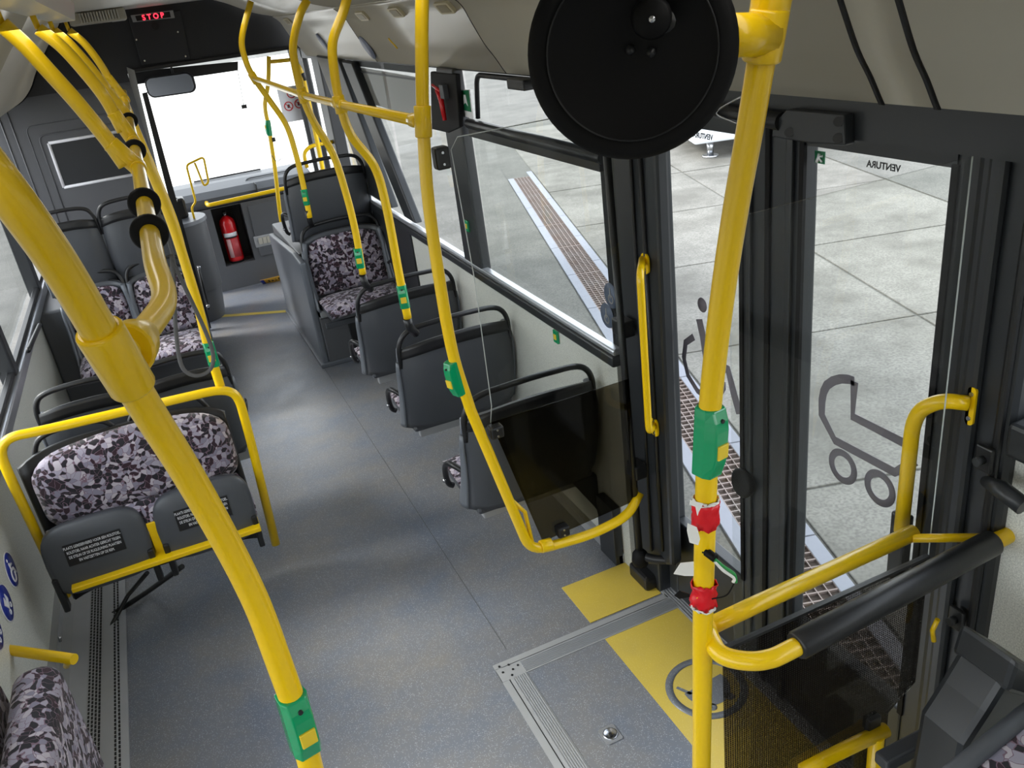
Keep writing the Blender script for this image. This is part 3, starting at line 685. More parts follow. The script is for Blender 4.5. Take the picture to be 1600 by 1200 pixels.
gp = box('socket_grille', (hg.x-.16, 8.36, hg.z-.06), (hg.x+.2, 8.385, hg.z+.05), ALUD, fw, .008); mm.obj('grille_bars', COVE, gp)
# fire extinguisher
fe = thing('fire_extinguisher', 'red fire extinguisher with white label standing in the front wall niche', 'fire extinguisher')
ec = Vector((.525, 8.49, nz0)); R_ = .074; EH = .455
MB().disc_rev(ec, (0, 0, 1), [(0, 0), (R_*.9, 0), (R_*.95, .02)], 24).obj('base_ring', BLACK, fe)
MB().disc_rev(ec, (0, 0, 1), [(R_*.9, .015), (R_, .03), (R_, EH-.07), (R_*.85, EH-.035), (R_*.45, EH-.01), (.02, EH), (0, EH)], 28).obj('cylinder_body', RED, fe)
def arcpatch(c, r, a0, a1, z0, z1, name, m, parent):
    return MB().grid(lambda u, v: Vector((c.x+r*math.cos(a0+(a1-a0)*u), c.y+r*math.sin(a0+(a1-a0)*u), c.z+z0+(z1-z0)*v)), 12, 1).obj(name, m, parent, solid=.001)
LBL = mat('extinguisher_label', rgb(215, 170, 170), .5)
arcpatch(ec, R_+.0012, math.radians(215), math.radians(325), .26, .30, 'white_label_band', PAPER, fe)
arcpatch(ec, R_+.0018, math.radians(225), math.radians(315), .247, .262, 'black_label_band', BLK, fe)
arcpatch(ec, R_+.0012, math.radians(225), math.radians(258), .06, .24, 'printed_label', LBL, fe)
arcpatch(ec, R_+.0012, math.radians(262), math.radians(315), .06, .24, 'printed_label', mat('red_label', rgb(190, 70, 75), .5), fe)
MB().cyl(ec+Vector((0, 0, EH)), ec+Vector((0, 0, EH+.03)), .02, 14).obj('valve', STEEL, fe)
MB().box(ec+Vector((-.015, -.06, EH+.025)), ec+Vector((.015, .03, EH+.045))).obj('lever', BLACK, fe, .004)
MB().tube(spline([ec+Vector((.02, 0, EH+.02)), ec+Vector((.07, -.01, EH+.02)), ec+Vector((.085, 0, EH-.08)), ec+Vector((.08, 0, EH-.22))], 6), .008, 8).obj('hose', RUB, fe)
# yellow dash rail, two poles by the front door
dr = thing('dash_rail', 'horizontal yellow handrail in front of the dashboard', 'rail')
a = PY(325, 321, 8.25); b = PY(437, 296, 8.25)
MB().tube(bend([a+Vector((0, .14, 0)), a, b, b+Vector((.22, 0, 0)), b+Vector((.22, .14, 0))], .04), .019).obj('rail_tube', YEL, dr)
# ---- pole helpers
def pole_pts(px, y, n=8): return spline([PY(u, v, y) if not isinstance(y, (list, tuple)) else PY(u, v, y[i]) for i, (u, v) in enumerate(px)], n)
def stop_button(parent, p, axis, face, r, L=.10, nm='stop_button'):
    """green button box clipped round a tube at p, axis along the tube, face = direction the button points"""
    ax = Vector(axis).normalized(); f = Vector(face); f = (f-ax*f.dot(ax)).normalized(); s = ax.cross(f)
    m = MB(); secs = []
    outline = []
    for k in range(13):
        a_ = math.radians(-200+220*k/12) if False else math.radians(200-220*k/12-0)
    prof = [(-r*1.12, -r*.9), (-r*1.18, r*.4), (-r*.85, r*1.6), (r*.85, r*1.6), (r*1.18, r*.4), (r*1.12, -r*.9), (r*.6, -r*1.12), (-r*.6, -r*1.12)]
    for (h, k) in ((-L/2, .0), (-L*.46, .05), (-L*.28, .8), (-L*.2, 1), (L*.2, 1), (L*.34, .7), (L*.47, .05), (L/2, 0)):
        for (x, z) in prof:
            zz = z if z < r*.9 else r*1.12+(z-r*1.12)*k
            secs.append(p+ax*h+s*x+f*zz)
    n = len(prof); R = 8
    fs = [(j*n+i, j*n+(i+1) % n, (j+1)*n+(i+1) % n, (j+1)*n+i) for j in range(R-1) for i in range(n)]+[tuple(range(n))[::-1], tuple(range((R-1)*n, R*n))]
    m.add(secs, fs)
    o = m.obj(nm, GREEN, parent, .003)
    M = frame_of(p+f*(r*1.55)-ax*L*.08, s, ax)
    if (M.to_3x3() @ Vector((0, 0, 1))).dot(f) < 0: M = frame_of(p+f*(r*1.55)-ax*L*.08, -s, ax)
    k = MB().box((-.013, -.014, 0), (.013, .014, .005)); k.v = [tuple(M @ Vector(v)) for v in k.v]; k.obj('button_key', KEY, o, .0015)
    k = MB().cyl((0, L*.43, -.004), (0, L*.43, .0), .004, 10); k.v = [tuple(M @ Vector(v)) for v in k.v]; k.obj('screw', BLACK, o)
    return o
def clamp(name, p, ax, r, L, m, parent, seg=20, bev=.003):
    ax = Vector(ax).normalized(); return MB().tube([p-ax*L/2, p+ax*L/2], r, seg).obj(name, m, parent, bev)
def toCam(p): return (Vector((0, 0, CAMZ))-p).normalized()
# front door poles
fp = thing('grab_pole', 'yellow pole by the front door carrying a green button, nearest the windscreen', 'pole', None)
pp = pole_pts([(420, 88), (419, 130), (414, 165), (420, 200), (429, 260), (437, 330), (441, 352)], 7.75)
MB().tube(pp, .018).obj('pole_tube', YEL, fp); MB().tube([PY(418, 97, 7.75), PY(460, 93, 7.75)], .016).obj('cross_tube', YEL, fp)
stop_button(fp, PY(420, 200, 7.75), pp[30]-pp[25], (-1, -.2, 0), .018, .13)
clamp('black_sleeve', PY(427, 218, 7.75), (.05, 0, -1), .0195, .035, BLACK, fp)
MB().tube(spline([PY(441, 247, 7.72), PY(432, 252, 7.70), PY(425, 243, 7.70)], 5), .003, 6).obj('loose_wire', BLACK, fp)
fp2 = thing('grab_pole', 'slender yellow pole behind the front seats beside the front door', 'pole')
pp = pole_pts([(455, 92), (470, 110), (479, 145), (492, 205), (505, 270), (514, 345)], 7.2)
MB().tube(pp, .018).obj('pole_tube', YEL, fp2); clamp('black_sleeve', PY(474, 120, 7.2), pp[12]-pp[8], .0195, .06, BLACK, fp2)
cg = MB().tube(bend([PY(480, 262, 7.4), PY(474, 240, 7.4), PY(484, 229, 7.4), PY(496, 226, 7.4), PY(496, 226, 7.4)+Vector((.15, 0, 0))], .06), .016).obj('curved_grab_rail', YEL); tag(cg, 'short curved yellow grab rail at the front door entrance', 'rail')
# driver's ticket console: curved grey drum
cs = thing('driver_console', 'curved grey half-round console beside the driver cab', 'console')
cc = Vector((.06, 7.72, 0)); 
def drum(r0, r1, z0, z1, name, m, parent):
    mm = MB(); n = 24; pts = []
    for z, r in ((z0, r0), (z1, r1)):
        pts += [cc+Vector((r*math.cos(a), r*math.sin(a), z)) for a in [2*PI*k/n for k in range(n)]]
    mm.add(pts, [(k, (k+1) % n, n+(k+1) % n, n+k) for k in range(n)], True); mm.add(pts, [tuple(range(n))[::-1], tuple(range(n, 2*n))]); return mm.obj(name, m, parent)
drum(.20, .235, 0, .28, 'console_base', GREYP, cs); drum(.245, .255, .28, .86, 'console_body', GREYP, cs); drum(.268, .262, .86, .89, 'console_rim', SLATEL, cs)
box('validator', cc+Vector((-.02, -.02, .89)), cc+Vector((.13, .14, 1.06)), BLACK, cs, .02)
MB().disc_rev(cc+Vector((-.05, .02, 1.04)), (0, 0, 1), [(0, 0), (.13, 0), (.13, .02), (0, .02)], 24).obj('coin_tray', ALUD, cs)
dwf = thing('yellow_tube_loop', 'thin yellow bent tube frame rising from the driver console', 'handle')
y_ = 7.62
MB().tube(bend([PY(304, 343, y_), PY(299, 324, y_), PY(306, 316, y_), PY(291, 258, y_), PY(318, 245, y_), PY(326, 285, y_), PY(319, 291, y_), PY(304, 254, y_)], .03), .009, 8).obj('tube_loop', YEL, dwf)
cg = cs
a = PZ(309, 412, .55)
MB().tube([PY(309, 415, 7.4), PY(326, 483, 7.4)], .011, 8).obj('latch_bar', BLACK, cg)
for u, v in ((311, 418), (325, 478)): MB().disc_rev(PY(u, v, 7.39), (0, -1, 0), [(0, .012), (.014, .01), (.016, 0), (0, -.01)], 12).obj('latch_bolt', STEEL, cg)
d3 = thing('door_3', 'front passenger door with black frame beside the windscreen', 'door'); d3['kind'] = 'structure'
for y0 in (7.60, 8.22, 8.84): box('stile', (1.52, y0, 0), (1.57, y0+.055, 2.08), BLACK, d3, .006)
box('top_rail', (1.52, 7.62, 1.98), (1.57, 8.88, 2.08), BLACK, d3); box('bottom_rail', (1.52, 7.62, 0), (1.57, 8.88, .18), BLACK, d3)
box('pane', (1.54, 7.65, .18), (1.546, 8.85, 1.98), GLASS, d3)
struct(box('trim_2', (1.47, 7.30, 0), (1.57, 7.58, 2.06), DARKM, None, .01)); struct(box('trim_3', (1.56, 8.90, 0), (1.64, 9.08, 2.1), BLACK, None, .01))
# licence plate lying on the floor at the front wall
lp = thing('licence_plate', 'yellow licence plate with blue end lying on the floor at the front wall', 'licence plate')
pa, pb = PZ(407, 441.5, .03), PZ(448, 432, .03)
Xp = (pb-pa).normalized(); 
pc = [PZ(406, 438.5, .06), PZ(448, 428.5, .06), PZ(450, 436, .0), PZ(411, 443.5, .0)]
nn = (pc[1]-pc[0]).cross(pc[3]-pc[0]).normalized()
MB().prism(pc, nn*.003).obj('plate_sheet', ORNG, lp)
f0 = lambda u, v, k=0: (pc[0]*(1-u)+pc[1]*u)*(1-v)+(pc[3]*(1-u)+pc[2]*u)*v-nn*k
MB().prism([f0(0, 0, .001), f0(.13, 0, .001), f0(.13, 1, .001), f0(0, 1, .001)], -nn*.002).obj('blue_band', BLUE, lp)
for i in range(4): MB().prism([f0(.26+i*.13, .3, .001), f0(.32+i*.13, .3, .001), f0(.32+i*.13, .75, .001), f0(.26+i*.13, .75, .001)], -nn*.002).obj('plate_character', BLK, lp)
# wheel-arch boxes
def arch(name, x0, x1, y0, y1, z0, label, parent=None):
    t = thing(name, label, 'wheel box')
    MB().prism([(x0, y0, 0), (x0, y1, 0), (x0, y1, z0*.92), (x0, y0+.9, z0), (x0, y0+.02, z0)], (x1-x0, 0, 0)).obj('box_shell', GREYP, t, .015)
    MB().box((x0-.012, y0-.012, 0), (x1, y1+.01, .03)).obj('floor_skirt', SLATEL, t, .004)
    return t
wr_ = thing('wheel_arch_box', 'grey wheel arch box under the raised front seats on the door side', 'wheel box')
MB().prism([(.755, 5.80, 0), (.755, 7.3, 0), (.755, 7.3, .70), (.755, 6.1, .80), (.755, 5.81, .79)], (.045, 0, 0)).obj('side_panel', SLATEL, wr_, .012)
MB().box((.80, 6.10, 0), (XR-.035, 7.3, .78)).obj('box_shell', GREYP, wr_, .012)
MB().box((.80, 5.80, 0), (1.0, 6.10, .38)).obj('seat_plinth', GREYP, wr_, .01)
MB().box((.735, 5.78, 0), (1.0, 7.3, .03)).obj('floor_skirt', SLATEL, wr_, .006)
box('dark_panel', (1.0, 5.80, .03), (XR-.035, 6.1, .38), BLACK, wr_)
wl_ = arch('wheel_arch_box', XL+.002, .02, 6.0, 7.04, .80, 'grey wheel arch box under the paired seats by the driver partition')

# ================================================================== SEATS
def make_seat(label, cat='seat', w=.62, sign=1, fabric_back=True, pan=True, grip=True, beam=True, name='passenger_seat', group=None):
    """faces +y; origin on floor level below the backrest; seat pan at z .45; sign: aisle side (-1 = -x)"""
    t = thing(name, label, cat, group)
    H0, H1 = .42, .90; hw = w/2
    def shellf(u, v, off=0., grow=0.):
        s = u*2-1; top = H1+grow-.035*abs(s)**3
        z = H0+(top-H0)*v
        ww = hw*(1-.05*max(0, v-.75)/.25*abs(s)**2)+grow
        e = abs(s)**5
        y = -.02-.06*v+e*.075*(1-.3*v)+off-(.03*math.sin(PI*min(1, v))) 
        return Vector((s*ww, y, z))
    MB().grid(lambda u, v: shellf(u, v), 26, 14).obj('backrest_shell', SLATE, t, solid=.022)
    # dark rim along the top and both sides
    def rimf(u, v):
        p = shellf(u, .885+v*.12, -.014, .004); return p
    MB().grid(rimf, 26, 3).obj('top_rim', BLACK, t, solid=.012)
    for s in (0, 1):
        MB().tube([shellf(s, v/8, .0)+Vector(((s*2-1)*-.004, .012, 0)) for v in range(9)], .016, 10).obj('side_flange', SLATEL, t)
    for s in (0, 1):
        def wing(u, v, s=s):
            p = shellf(s, v*.86, 0); return p+Vector(((s*2-1)*(.004+.010*math.sin(PI*u)), -.012+u*(.11-.085*v), -.02*u*(1-v)))
        MB().grid(wing, 6, 12).obj('side_wing', SLATEL, t, solid=.012)
    # handle loop above
    L = shellf(0.0, .80, -.01); R = shellf(1.0, .80, -.01); h = H1+.075
    MB().tube(bend([L+Vector((.004, 0, 0)), Vector((-hw*.97, L.y-.01, H1+.0)), Vector((-hw*.78, L.y-.02, h-.012)), Vector((0, L.y-.03, h)), Vector((hw*.78, L.y-.02, h-.012)), Vector((hw*.97, L.y-.01, H1)), R-Vector((.004, 0, 0))], .07), .0125, 12).obj('grab_bar', BLACK, t)
    # back cushion
    MB().grid(lambda u, v: Vector(((u*2-1)*(hw-.025)*(1-.10*max(0, v-.7)/.3), shellf(u, .06+v*.80).y*0-.02-.055*(.06+v*.8)-.03*math.sin(PI*(.06+v*.8))+.035+.02*(1-abs(u*2-1)**6)*(1-abs(v*2-1)**6), H0+.06+v*(H1-H0-.085-.04*abs(u*2-1)**4))), 18, 12).obj('back_cushion', FAB, t, solid=.03)
    # seat pan and cushion
    MB().box((-hw+.02, .0, .395), (hw-.02, .40, .43)).obj('seat_pan', SLATE, t, .015)
    def cush(u, v):
        s = u*2-1; q = v*2-1
        return Vector((s*(hw-.008)*(1-.05*max(0, q)**3), .035+v*.40, .465+.035*(1-abs(s)**5)*(1-abs(q)**6)-.02*max(0, q)**4))
    MB().grid(cush, 16, 10).obj('seat_cushion', FAB, t, solid=.03, off=-1)
    if grip:
        x = sign*(hw-.005); 
        g_ = MB().tube(spline([(x, .02, .60), (x+sign*.035, .07, .625), (x+sign*.045, .14, .60), (x+sign*.04, .20, .53), (x+sign*.03, .22, .46), (x+sign*.01, .22, .44)], 6), .013, 10).obj('side_grip', BLACK, t)
        MB().cyl((x+sign*.045, .20, .49), (x+sign*.056, .20, .49), .008, 8).obj('grip_bolt', STEEL, g_)
    if beam:
        MB().box((-hw+.06, .06, .33), (hw, .10, .39)).obj('support_beam', ALUD, t, .005)
        MB().box((-hw+.20, .22, .30), (hw, .25, .34)).obj('support_beam', SLATE, t, .004)
        MB().prism([(hw-.10, .05, .36), (hw+.02, .05, .36), (hw+.02, .05, .16)], (0, .03, 0)).obj('wall_bracket', SLATE, t)
    return t
SW = .58; SXC = 1.105
seatE = make_seat('dark grey single seat behind the tinted screen nearest the double door', w=SW, sign=-1, group='forward-facing seats along the window')
seatE.location = (SXC, 2.80, 0)
def dup(src, loc, rz, label, group=None):
    c = copy_tree(src); c.location = loc; c.rotation_euler = (0, 0, rz); c['label'] = label
    if group: c['group'] = group
    elif 'group' in c: del c['group']
    return c
seatD = dup(seatE, (SXC, 3.66, 0), 0, 'dark grey seat whose corner carries a curved yellow pole, second from the double door', 'forward-facing seats along the window')
seatC = dup(seatE, (SXC, 4.44, 0), 0, 'dark grey seat backing the facing patterned seat, third from the double door', 'forward-facing seats along the window')
seatB = dup(seatE, (SXC, 5.90, .03), PI, 'patterned fabric seat facing rearward in front of the wheel arch box')
seatA = dup(seatE, (SXC, 6.12, .44), 0, 'raised dark seat above the wheel arch box, foremost on the door side')
for s in (seatA,):
    for ch in list(s.children):
        if ch.name.startswith(('support_beam', 'wall_bracket')): bpy.data.objects.remove(ch)
for ch in list(seatB.children):
    if ch.name.startswith('wall_bracket'): bpy.data.objects.remove(ch)
# left side seats
s1 = make_seat('dark seat by the window in the forward-facing pair behind the yellow framed tip-up seats', w=.40, sign=1, grip=False, beam=True)
s1.location = (-.53, 3.84, .08)
s2 = dup(s1, (-.13, 3.84, .08), 0, 'dark aisle seat in the forward-facing pair behind the yellow framed tip-up seats')
gx = MB().tube(spline([(.19, .02, .60), (.225, .07, .625), (.235, .14, .60), (.23, .20, .53), (.21, .22, .45)], 6), .013, 10).obj('side_grip', BLACK, s2)
s3 = dup(s1, (-.56, 5.90, .03), PI, 'patterned seat next to the side window, facing rearward before the driver partition')
s4 = dup(s1, (-.15, 5.90, .03), PI, 'patterned aisle seat facing rearward before the driver partition')
s5 = dup(s1, (-.60, 6.02, .45), 0, 'raised dark seat next to the side window by the driver partition')
s6 = dup(s1, (-.19, 6.02, .45), 0, 'raised dark aisle seat by the driver partition')
for s in (s3, s4, s5, s6):
    for ch in list(s.children):
        if ch.name.startswith(('support_beam', 'wall_bracket')): bpy.data.objects.remove(ch)
for s in (s1, s2):
    for ch in list(s.children):
        if ch.name.startswith('wall_bracket'): bpy.data.objects.remove(ch)

# --- tip-up double seat in yellow frame, facing the camera
YF = 3.45
tf = thing('tip_up_bench', 'double tip-up seat with patterned back inside a yellow tube frame', 'seat')
MB().tube(bend([PY(104, 932, YF), PY(22, 760, YF), PY(-2, 706, YF), PY(16, 690, YF)+Vector((0, 0, .02)), PY(60, 674, YF), PY(345, 608, YF), PY(372, 616, YF), PY(392, 690, YF), PY(431, 850, YF)], .07), .019, 16).obj('frame_tube', YEL, tf)
bl, br = PY(100, 925, YF), PY(418, 836, YF); 
lb0, lb1 = PY(112, 924, YF-.20), PY(412, 840, YF-.20)
MB().box((lb0.x, YF-.20, lb0.z-.012), (lb1.x, YF-.10, lb0.z+.008)).obj('lower_bar', YEL, tf, .003)
MB().box((bl.x, YF+.0, bl.z+.02), (bl.x+.03, YF-.12, bl.z+.05)).obj('lower_bar', YEL, tf, .003)
MB().box((-.418, YF-.13, lb0.z), (-.375, YF-.09, lb0.z+.15)).obj('centre_bracket', YEL, tf, .003)
for x in (-.58, -.20): MB().box((x-.015, YF-.005, .84), (x+.015, YF+.03, .90)).obj('frame_lug', YEL, tf, .003)
# shell behind
MB().grid(lambda u, v: Vector((-.80+.80*u, YF+.075+.05*abs(u*2-1)**6*-1, .22+(.70-.05*abs(u*2-1)**4)*v)), 24, 10).obj('rear_shell', BLACK, tf, solid=.02)
for xc in (-.58, -.22):
    MB().tube(spline([(xc-.17, YF+.09, .86), (xc-.12, YF+.09, .945), (xc, YF+.09, .965), (xc+.12, YF+.09, .945), (xc+.17, YF+.09, .86)], 6), .011, 10).obj('grab_bar', BLACK, tf)
def backf(u, v):
    s = u*2-1; top = .905-.012*math.cos(s*PI)*-1-.055*abs(s)**8
    z = .60+(top-.60)*v
    hw = .365-.03*abs(v*2-1)**6
    return Vector((-.385+s*hw, YF+.01-.05*(1-abs(s)**8)*(1-abs(v*2-1)**8)+.015*(1-v), z))
MB().grid(backf, 30, 14, flip=True).obj('back_cushion', FAB, tf, solid=.03, off=-1)
def lowf(u, v):
    s = u*2-1; hw = .375+.03*(1-v)
    return Vector((-.40+s*hw, YF-.045-.055*math.sin(PI*v)*(1-abs(s)**8), .40+.21*v))
MB().grid(lowf, 30, 8, flip=True).obj('bolster_cushion', FAB, tf, solid=.03, off=-1)
words = ['PLAATS GERESERVEERD VOOR EEN ROLSTOEL.', 'ROLSTOEL NAAR ACHTER GERICHT TEGEN', 'DE STEUN OF DE RUGLEUNING PLAATSEN', 'EN VASTZETTEN OP DE REM.']
def tipseat(xc, label):
    w, h = .395, .305; yb = YF-.165; z0 = .345
    tilt = Matrix.Rotation(math.radians(-8), 4, 'X')
    base = Matrix.Translation((xc, yb, z0)) @ tilt
    out = []
    for k in range(40):
        a = 2*PI*k/40; c, s = math.cos(a), math.sin(a)
        e = .55 if s > 0 else .32
        x = math.copysign(abs(c)**.5, c)*w/2*(1-.10*max(0, -s)); z = h/2+math.copysign(abs(s)**e, s)*h/2
        out.append((x, z))
    m = MB(); rings = [(.985, 0.05), (1, .045), (1, .012), (.97, .003), (.90, -.004), (.6, -.010), (.0, -.012)]
    vs = []
    for f, y in rings:
        for x, z in out: vs.append(base @ Vector((x*f, y, h/2+(z-h/2)*f)))
    n = 40; fs = [(j*n+i, j*n+(i+1) % n, (j+1)*n+(i+1) % n, (j+1)*n+i) for j in range(len(rings)-1) for i in range(n)]
    m.add(vs, fs, True); m.add([base @ Vector((x*.985, .05, z)) for x, z in out], [tuple(range(n))])
    t = m.obj('tip_up_seat', SLATE, tf); t['label'] = label
    cu = MB().prism([base @ Vector((x*.95, .045, h/2+(z-h/2)*.95)) for x, z in out], base.to_3x3() @ Vector((0, .045, 0))).obj('seat_cushion', FAB, t, .012)
    fm = frame_of(base @ Vector((-.005, -.0125, h*.60)), base.to_3x3() @ Vector((1, 0, 0)), base.to_3x3() @ Vector((0, 0, 1)))
    lb = MB().box((-.108, -.046, 0), (.108, .046, .0015)); lb.v = [tuple(fm @ Vector(v)) for v in lb.v]; lb = lb.obj('notice_label', BLK, t)
    for i, wd in enumerate(words):
        o = text('x', wd, .0165, PAPER, fm @ Matrix.Translation((0, .031-.0205*i, .002)), t, .0003, sx=.62); o.name = 'label_line'
    for s in (-1, 1):
        MB().box((xc+s*w*.46-.012, yb+.0, z0-.06), (xc+s*w*.46+.012, yb+.05, z0+.10)).obj('hinge', BLACK, t, .006)
    return t
tipseat(-.615, 'folded dark grey tip-up seat with black text label, window side of the yellow frame')
tipseat(-.19, 'folded dark grey tip-up seat with black text label, aisle side of the yellow frame')
bb = thing('belt_strap', 'black belt straps hanging below the tip-up seats to the floor', 'strap')
MB().tube([PZ(285, 885, .20), PZ(230, 925, .02), PZ(176, 960, .02)], .012, 8).obj('strap_arm', BLACK, bb)
MB().tube([PZ(230, 895, .22), PZ(200, 930, .05), PZ(172, 982, .02)], .010, 8).obj('strap_arm', BLACK, bb)
MB().tube([PZ(285, 893, .10), PZ(225, 927, .012)], .003, 6).obj('steel_cable', STEEL, bb)
# folded seats bottom-left
for (x0, x1, lab) in ((-.845, -.70, 'thick patterned folded seat cushion standing by the wall heater'), (-.93, -.865, 'second patterned folded seat cushion against the wall, mostly cut off')):
    t = thing('folded_seat', lab, 'seat')
    w_ = x1-x0
    MB().prism([Vector(((x0+x1)/2+x, 1.75, .34+z)) for x, z in rrect(w_, .52, w_*.42)], (0, .80, 0)).obj('seat_cushion', FAB, t, .02)
    MB().box((x0+.01, 1.78, .02), (x1-.01, 2.5, .10)).obj('seat_foot', GREYP, t)
# left wall rail and stickers
lr = thing('wall_knee_rail', 'short yellow tube rail on the wall below the round blue stickers', 'rail')
MB().tube(bend([PX(-40, 1008, XL+.03), PZ(2, 1014, .42), PZ(116, 1030, .42)], .05), .019).obj('rail_tube', YEL, lr)
MB().tube([PZ(108, 1030, .42), PZ(104, 1040, .36)], .012, 8).obj('rail_foot', YEL, lr)
def round_sign(u, v, lab, kind):
    c = PX(u, v, XL+.001); t = thing('round_sign', lab, 'sticker')
    MB().disc_rev(c, (1, 0, 0), [(.0, .0015), (.075, .0015), (.075, 0)], 32).obj('sign_rim', PAPER, t)
    MB().disc_rev(c, (1, 0, 0), [(.0, .0025), (.069, .0025), (.069, 0)], 32).obj('sign_disc', BLUE, t)
    Y_, Z_ = Vector((0, 1, 0)), Vector((0, 0, 1)); k = c+Vector((.0026, 0, 0))
    def seg(pts, w=.005): MB().tube([k+Y_*a+Z_*b for a, b in pts], w, 6).obj('sign_figure', PAPER, t)
    if kind == 0:
        seg([(-.01, .035), (-.01, 0), (.02, -.005), (.035, -.035)]); seg([(-.01, .02), (.02, .015)]); seg([(.026*math.cos(a)-.008, .026*math.sin(a)-.022) for a in [math.radians(x) for x in range(100, 370, 20)]], .004)
        MB().disc_rev(k+Y_*-.01+Z_*.047, (1, 0, 0), [(0, .003), (.008, 0)], 12).obj('sign_figure', PAPER, t)
    else:
        flat([(-.035, .01), (-.01, .03), (0, .0), (.015, .03), (.03, .0), (.0, -.03)], k, .002, 'sign_figure', PAPER, t, Y_, Z_)
        for a, b in ((-.005, -.04), (.03, -.03)): ring(k+Y_*a+Z_*b, .007, .011, .002, (1, 0, 0), 14).obj('sign_figure', PAPER, t)
round_sign(17, 890, 'round blue wheelchair sign on the pale wall, upper of the three', 0)
round_sign(9, 942, 'round blue pram sign on the pale wall, between the other two blue signs', 1)
round_sign(-8, 985, 'third round blue sign on the pale wall, cut by the picture edge', 1)

# ================================================================== POLES AND RAILS (door side)
def simple_pole(name, label, px, y, r, tops=None):
    t = thing(name, label, 'pole')
    pp = pole_pts(px, y); MB().tube(pp, r, 16).obj('pole_tube', YEL, t); return t, pp
G_ = 'curved poles over the window seats'
P1, pp1 = simple_pole('grab_pole', 'curved yellow pole with green button reaching the raised patterned seat, foremost of the curved poles', [(392, 2), (378, 60), (384, 95), (397, 122), (420, 155), (447, 195), (462, 240), (474, 290), (484, 340)], 5.90, .019)
stop_button(P1, PY(477, 308, 5.90), pp1[-9]-pp1[-3], (-.3, -1, .2), .019, .11)
bj = MB().tube([PY(480, 328, 5.90), PY(484, 345, 5.92), PY(487, 352, 5.95)], .020, 10).obj('pole_joint', BLACK, P1)
P2, pp2 = simple_pole('grab_pole', 'curved yellow pole with green button ending at the third seat from the double door', [(480, 0), (468, 25), (458, 70), (463, 110), (473, 150), (490, 190), (520, 240), (540, 300), (555, 360), (567, 428)], 4.36, .019)
stop_button(P2, PY(561, 403, 4.36), pp2[-9]-pp2[-3], (-.3, -1, .2), .019, .11)
MB().tube([PY(566, 430, 4.36), PY(571, 445, 4.37), PY(580, 452, 4.40)], .020, 10).obj('pole_joint', BLACK, P2)
P3, pp3 = simple_pole('grab_pole', 'curved yellow pole with green button ending at the second seat from the double door', [(544, -10), (536, 20), (520, 65), (522, 110), (531, 160), (548, 210), (585, 260), (603, 320), (622, 420), (637, 497)], 3.56, .019)
stop_button(P3, PY(630, 463, 3.56), pp3[-9]-pp3[-3], (-.3, -1, .2), .019, .11)
MB().tube([PY(636, 497, 3.56), PY(640, 511, 3.57), PY(650, 521, 3.60)], .020, 10).obj('pole_joint', BLACK, P3)
YP = 2.35
P4 = thing('grab_pole', 'long yellow pole bending into a low frame that carries the tinted screen', 'pole')
low = bend([PY(735, 640, YP), PY(829, 862, YP), PY(925, 835, YP), PY(982, 806, YP), PY(986, 780, YP)+Vector((.05, .02, 0))], .07)
up = pole_pts([(660, -20), (659, 60), (661, 185), (668, 300), (684, 420), (707, 550), (735, 640)], YP)
pp4 = up[:-1]+low
MB().tube(pp4, .0185, 18).obj('pole_tube', YEL, P4)
bp = PY(712, 590, YP); stop_button(P4, bp, up[-10]-up[-4], (-1, -.35, 0), .0185, .12)
cj = PY(661, 190, YP); clamp('pole_socket', cj, up[16]-up[20], .0245, .085, YEL, P4)
clamp('pole_socket', PY(853, 852, YP), PY(925, 835, YP)-PY(848, 858, YP), .024, .045, YEL, P4)
MB().tube([PY(800, 782, YP), PY(820, 800, YP+.02), PY(832, 850, YP+.0)], .008, 8).obj('gusset', YEL, P4)
# horizontal rail through the poles
hr = thing('handrail', 'yellow horizontal handrail joining the curved poles at head height', 'rail')
hp_ = [PY(397, 122, 5.90), PY(473, 149, 4.36), PY(531, 163, 3.56), PY(657, 190, YP)]
MB().tube(hp_, .0165, 16).obj('rail_tube', YEL, hr)
for p, ax in ((hp_[0], pp1[22]-pp1[26]), (hp_[1], pp2[30]-pp2[34]), (hp_[2], pp3[30]-pp3[34])):
    clamp('rail_joint', p, ax, .0245, .07, YEL, hr); 
for a, b in ((1, 2), (2, 1), (2, 3), (3, 2)):
    d = (hp_[b]-hp_[a]).normalized(); clamp('rail_sleeve', hp_[a]+d*.05, d, .0205, .07, YEL, hr)
# glass screen at P4
gs = thing('glass_screen', 'clear glass screen with dark tinted lower half between pole and side wall', 'screen')
def yq(p, y): return Vector((p.x, y, p.z))
g0 = [(.805, 1.94), (.83, 1.972), (1.335, 1.972), (1.335, .53), (.93, .50), (.80, 1.04), (.812, 1.10), (.818, 1.54)]
yg = YP+.015
MB().prism([Vector((x, yg, z)) for x, z in g0], (0, .006, 0)).obj('glass_pane', GLASSS, gs)
MB().tube([Vector((x, yg+.003, z)) for x, z in ((.80, 1.04), (.812, 1.10), (.818, 1.54), (.805, 1.94), (.83, 1.972), (1.335, 1.972))], .0016, 6).obj('pane_edge', EDGE, gs)
MB().prism([Vector((x, yg-.001, z)) for x, z in ((.80, 1.042), (1.335, 1.042), (1.335, .53), (.93, .50))], (0, .001, 0)).obj('tinted_film', TINT, gs)
for (u, v, s) in ((691, 247, 1), (776, 675, 0), (880, 830, 0)):
    c = PY(u, v, YP-.005); h_, w_ = ((.032, .022) if s else (.022, .024))
    k = MB().box(c-Vector((w_, .012, h_)), c+Vector((w_, .03, h_))).obj('screen_clamp', BLACK, gs, .007)
    for z in (-.4, .4): MB().cyl(c+Vector((0, -.013, h_*z*1.3)), c+Vector((0, -.010, h_*z*1.3)), .004, 8).obj('screw', STEEL, k)
